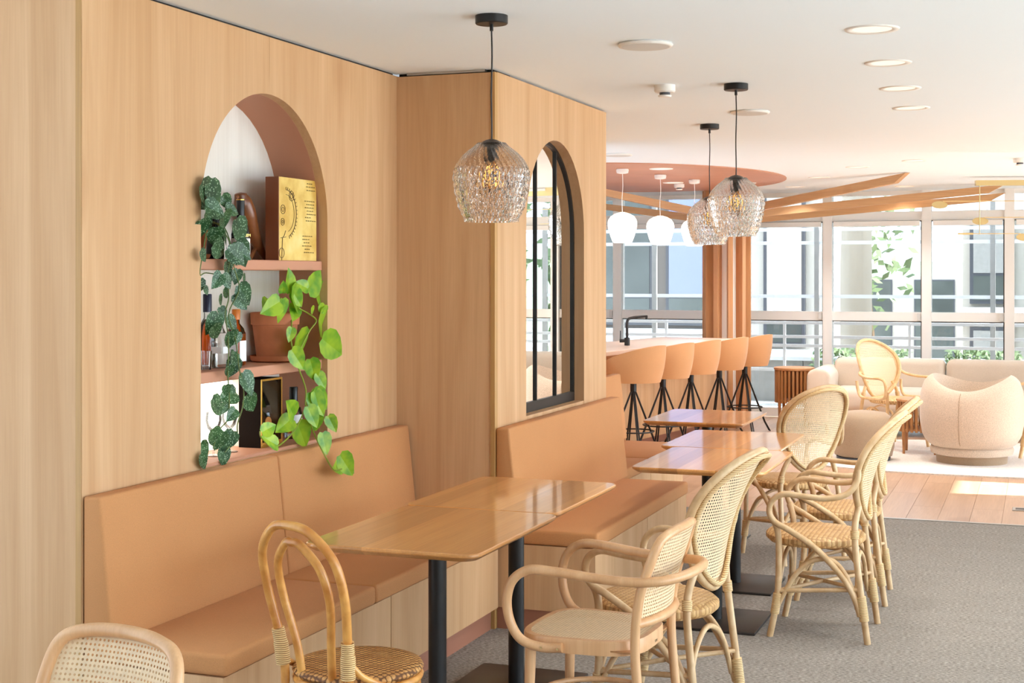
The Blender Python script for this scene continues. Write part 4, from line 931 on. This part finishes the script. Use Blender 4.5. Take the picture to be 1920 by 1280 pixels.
MB().tube(sp(vs_([(-2.95, 4.6, 1.79), (-2.88, 4.62, 1.80), (-2.82, 4.62, 1.74)]+W1), 5), .0024, 6).build('vine', 'satin_stem', p2, 60); MB().tube(sp(vs_([(-2.95, 4.62, 1.79), (-2.87, 4.66, 1.79), (-2.82, 4.65, 1.70)]+W2), 5), .0024, 6).build('vine', 'satin_stem', p2, 60); MB().tube(sp(vs_([(-2.93, 4.55, 1.79), (-2.84, 4.50, 1.77)]+W3), 5), .0022, 6).build('vine', 'satin_stem', p2, 60)
lm = heart(.38).mesh('leaf', 60, False); lm.materials.append(M['satin_leaf']); leaves(p2, SATIN1, lm, 9, 1.35); leaves(p2, SATIN2, lm, 10, 1.15)
# bottles on the middle shelf
b = thing('amber_bottle', 'amber liquor bottle with dark blue cap on the middle shelf', 'bottle', (-2.985, 4.745, S2))
lath('glass', [(.030, 0), (.033, .006), (.034, .13), (.028, .165), (.014, .19), (.0135, .215)], 'bottle_glass', b); lath('liquor', [(.029, .012), (.031, .125), (.025, .160), (.010, .185)], 'amber_glass', b); lath('cap', [(.0165, .212), (.0165, .278), (.015, .281)], 'cap_blue', b)
b = thing('clear_flask', 'square clear glass flask with a white label among the leaves', 'bottle', (-2.93, 4.745, S2))
MB().rbox(-.026, .026, -.026, .026, 0, .135, .006, 2).build('glass', 'bottle_glass', b); lath('neck', [(.022, .133), (.012, .155), (.011, .178)], 'bottle_glass', b); lath('stopper', [(.013, .176), (.013, .195)], 'cork', b)
MB().box(.0262, .0268, -.022, .022, .056, .082).build('label', 'label_white', b); MB().box(-.022, .022, -.0268, -.0262, .056, .082).build('label', 'label_white', b); text('PIE LA', .012, 'label_white', (0, -.0268, .098), (R(90), 0, 0), b)
b = thing('orange_liqueur_bottle', 'square dark liqueur bottle with orange cap and pale label', 'bottle', (-2.95, 4.895, S2))
MB().rbox(-.030, .030, -.030, .030, 0, .135, .010, 2).build('glass', 'amber_glass', b); lath('shoulder', [(.036, .125), (.030, .145), (.014, .165), (.013, .182)], 'amber_glass', b); lath('cap', [(.0155, .18), (.0165, .215), (.015, .22)], 'cap_orange', b)
MB().box(-.026, .026, -.0312, -.0302, .018, .098).build('label', 'label_white', b); MB().box(-.029, .029, -.032, -.0306, .092, .118).build('ribbon', 'label_orange', b); text('TREAU', .014, 'label_white', (.0, -.0322, .105), (R(90), R(-14), 0), b); MB().box(.0302, .0312, -.024, .024, .018, .098).build('label', 'label_white', b)
b = thing('tumbler', 'small clear glass tumbler at the shelf end beside the amber bottle', 'glass', (-2.93, 4.645, S2)); lath('wall', [(.020, .0), (.024, .07), (.0225, .07), (.0185, .006)], 'bottle_glass', b); lath('foot', [(.019, 0), (.0195, .006)], 'bottle_glass', b)
# bottom compartment
b = thing('light_box', 'glowing white backlit display box at the bottom of the niche', 'light box', (-3.04, 4.74, S3))
MB().box(-.008, .010, -.29, .26, 0, .268).build('frame', 'white_plastic', b); MB().box(.010, .013, -.285, .255, .005, .263).build('glowing_panel', 'led_panel', b); MB().box(-.008, .05, .26, .27, 0, .268).build('side_panel', 'white_plastic', b)
b = thing('pale_spirit_bottle', 'clear spirit bottle with cork and pale label in front of the light box', 'bottle', (-2.965, 4.60, S3))
lath('glass', [(.030, 0), (.032, .006), (.032, .14), (.014, .175), (.013, .20)], 'bottle_glass', b); lath('cork', [(.014, .195), (.017, .205), (.017, .225), (.014, .228)], 'cork', b); lath('label', [(.0325, .045), (.0325, .115)], 'label_white', b)
mb = MB()
for i in range(5):
    for j in range(3): mb.box(.0, .0006, -.008+j*.006, -.004+j*.006, .055+i*.011, .062+i*.011)
o = mb.build('label_print', 'ink', b); o.location = (.0255, -.0205, 0); o.rotation_euler = (0, 0, R(-40))
def flute(label, x, y):
    b = thing('stemmed_glass', label, 'glass', (x, y, S3), group='stemmed glasses in the niche')
    lath('foot', [(.032, 0), (.031, .003), (.006, .007)], 'bottle_glass', b, n=28); lath('stem', [(.0035, .006), (.003, .075), (.006, .088)], 'bottle_glass', b, n=12); lath('bowl', [(.006, .086), (.024, .105), (.031, .135), (.027, .165), (.0258, .165), (.0295, .135), (.022, .108), (.004, .092)], 'bottle_glass', b, n=28)
flute('stemmed glass beside the pale spirit bottle', -2.93, 4.70); flute('stemmed glass beside the black gift box', -2.94, 4.83)
b = thing('gift_box', 'open black gift box lined with gold holding a dark cognac bottle', 'box', (-2.935, 4.975, S3))
MB().box(-.05, .05, -.002, .006, 0, .27).build('side', 'box_black', b); MB().box(-.05, .05, .156, .164, 0, .27).build('side', 'box_black', b); MB().box(-.05, -.045, .006, .156, 0, .27).build('back', 'gold_card', b); MB().box(-.05, .05, .006, .156, 0, .02).build('floor', 'gold_card', b); MB().box(-.05, .05, .006, .156, .262, .27).build('lid', 'box_black', b)
mb = MB()
for q in ((-.002, .006, 0, .27), (.156, .164, 0, .27), (.006, .156, .262, .27), (.006, .156, 0, .02)): mb.box(.0502, .052, *q)
mb.build('gold_edge', 'gold', b); MB().box(.048, .0485, .006, .156, .02, .262).build('window_film', 'window_glass', b, 0)
c = thing('cognac_bottle', 'faceted dark cognac bottle with gold oval seal inside the gift box', 'bottle', (-2.915, 5.035, S3+.0205))
MB().lathe([(.026, 0), (.034, .03), (.038, .075), (.032, .115), (.015, .14), (.012, .175)], 9).build('glass', 'dark_bottle', c, 0); lath('collar', [(.0145, .14), (.0135, .18)], 'gold', c); lath('stopper', [(.017, .178), (.017, .205), (.014, .21)], 'gold', c)
o = MB().lathe([(.016, 0), (.016, .003)], 24, (0, 0, 0), 1.35, 1).build('seal', 'label_orange', c); o.matrix_local = Matrix.Translation((.033, -.012, .078)) @ Matrix.Rotation(R(-20), 4, 'Z') @ Matrix.Rotation(R(90), 4, 'Y')
b = thing('whisky_bottle', 'amber whisky bottle with black cap behind the pothos leaves', 'bottle', (-2.94, 5.335, S3))
lath('glass', [(.036, 0), (.038, .01), (.038, .10), (.030, .128), (.014, .142), (.0135, .158)], 'bottle_glass', b); lath('whisky', [(.034, .022), (.0355, .098), (.027, .125), (.010, .138)], 'whisky_glass', b); lath('cap', [(.0175, .156), (.0175, .212), (.016, .214)], 'cap_black', b)
m = MB(); m.grid(lambda u, v: (.0386*math.cos(R(-60+70*u)), .0386*math.sin(R(-60+70*u)), .035+.065*v), 8, 2); m.build('label', 'label_white', b)
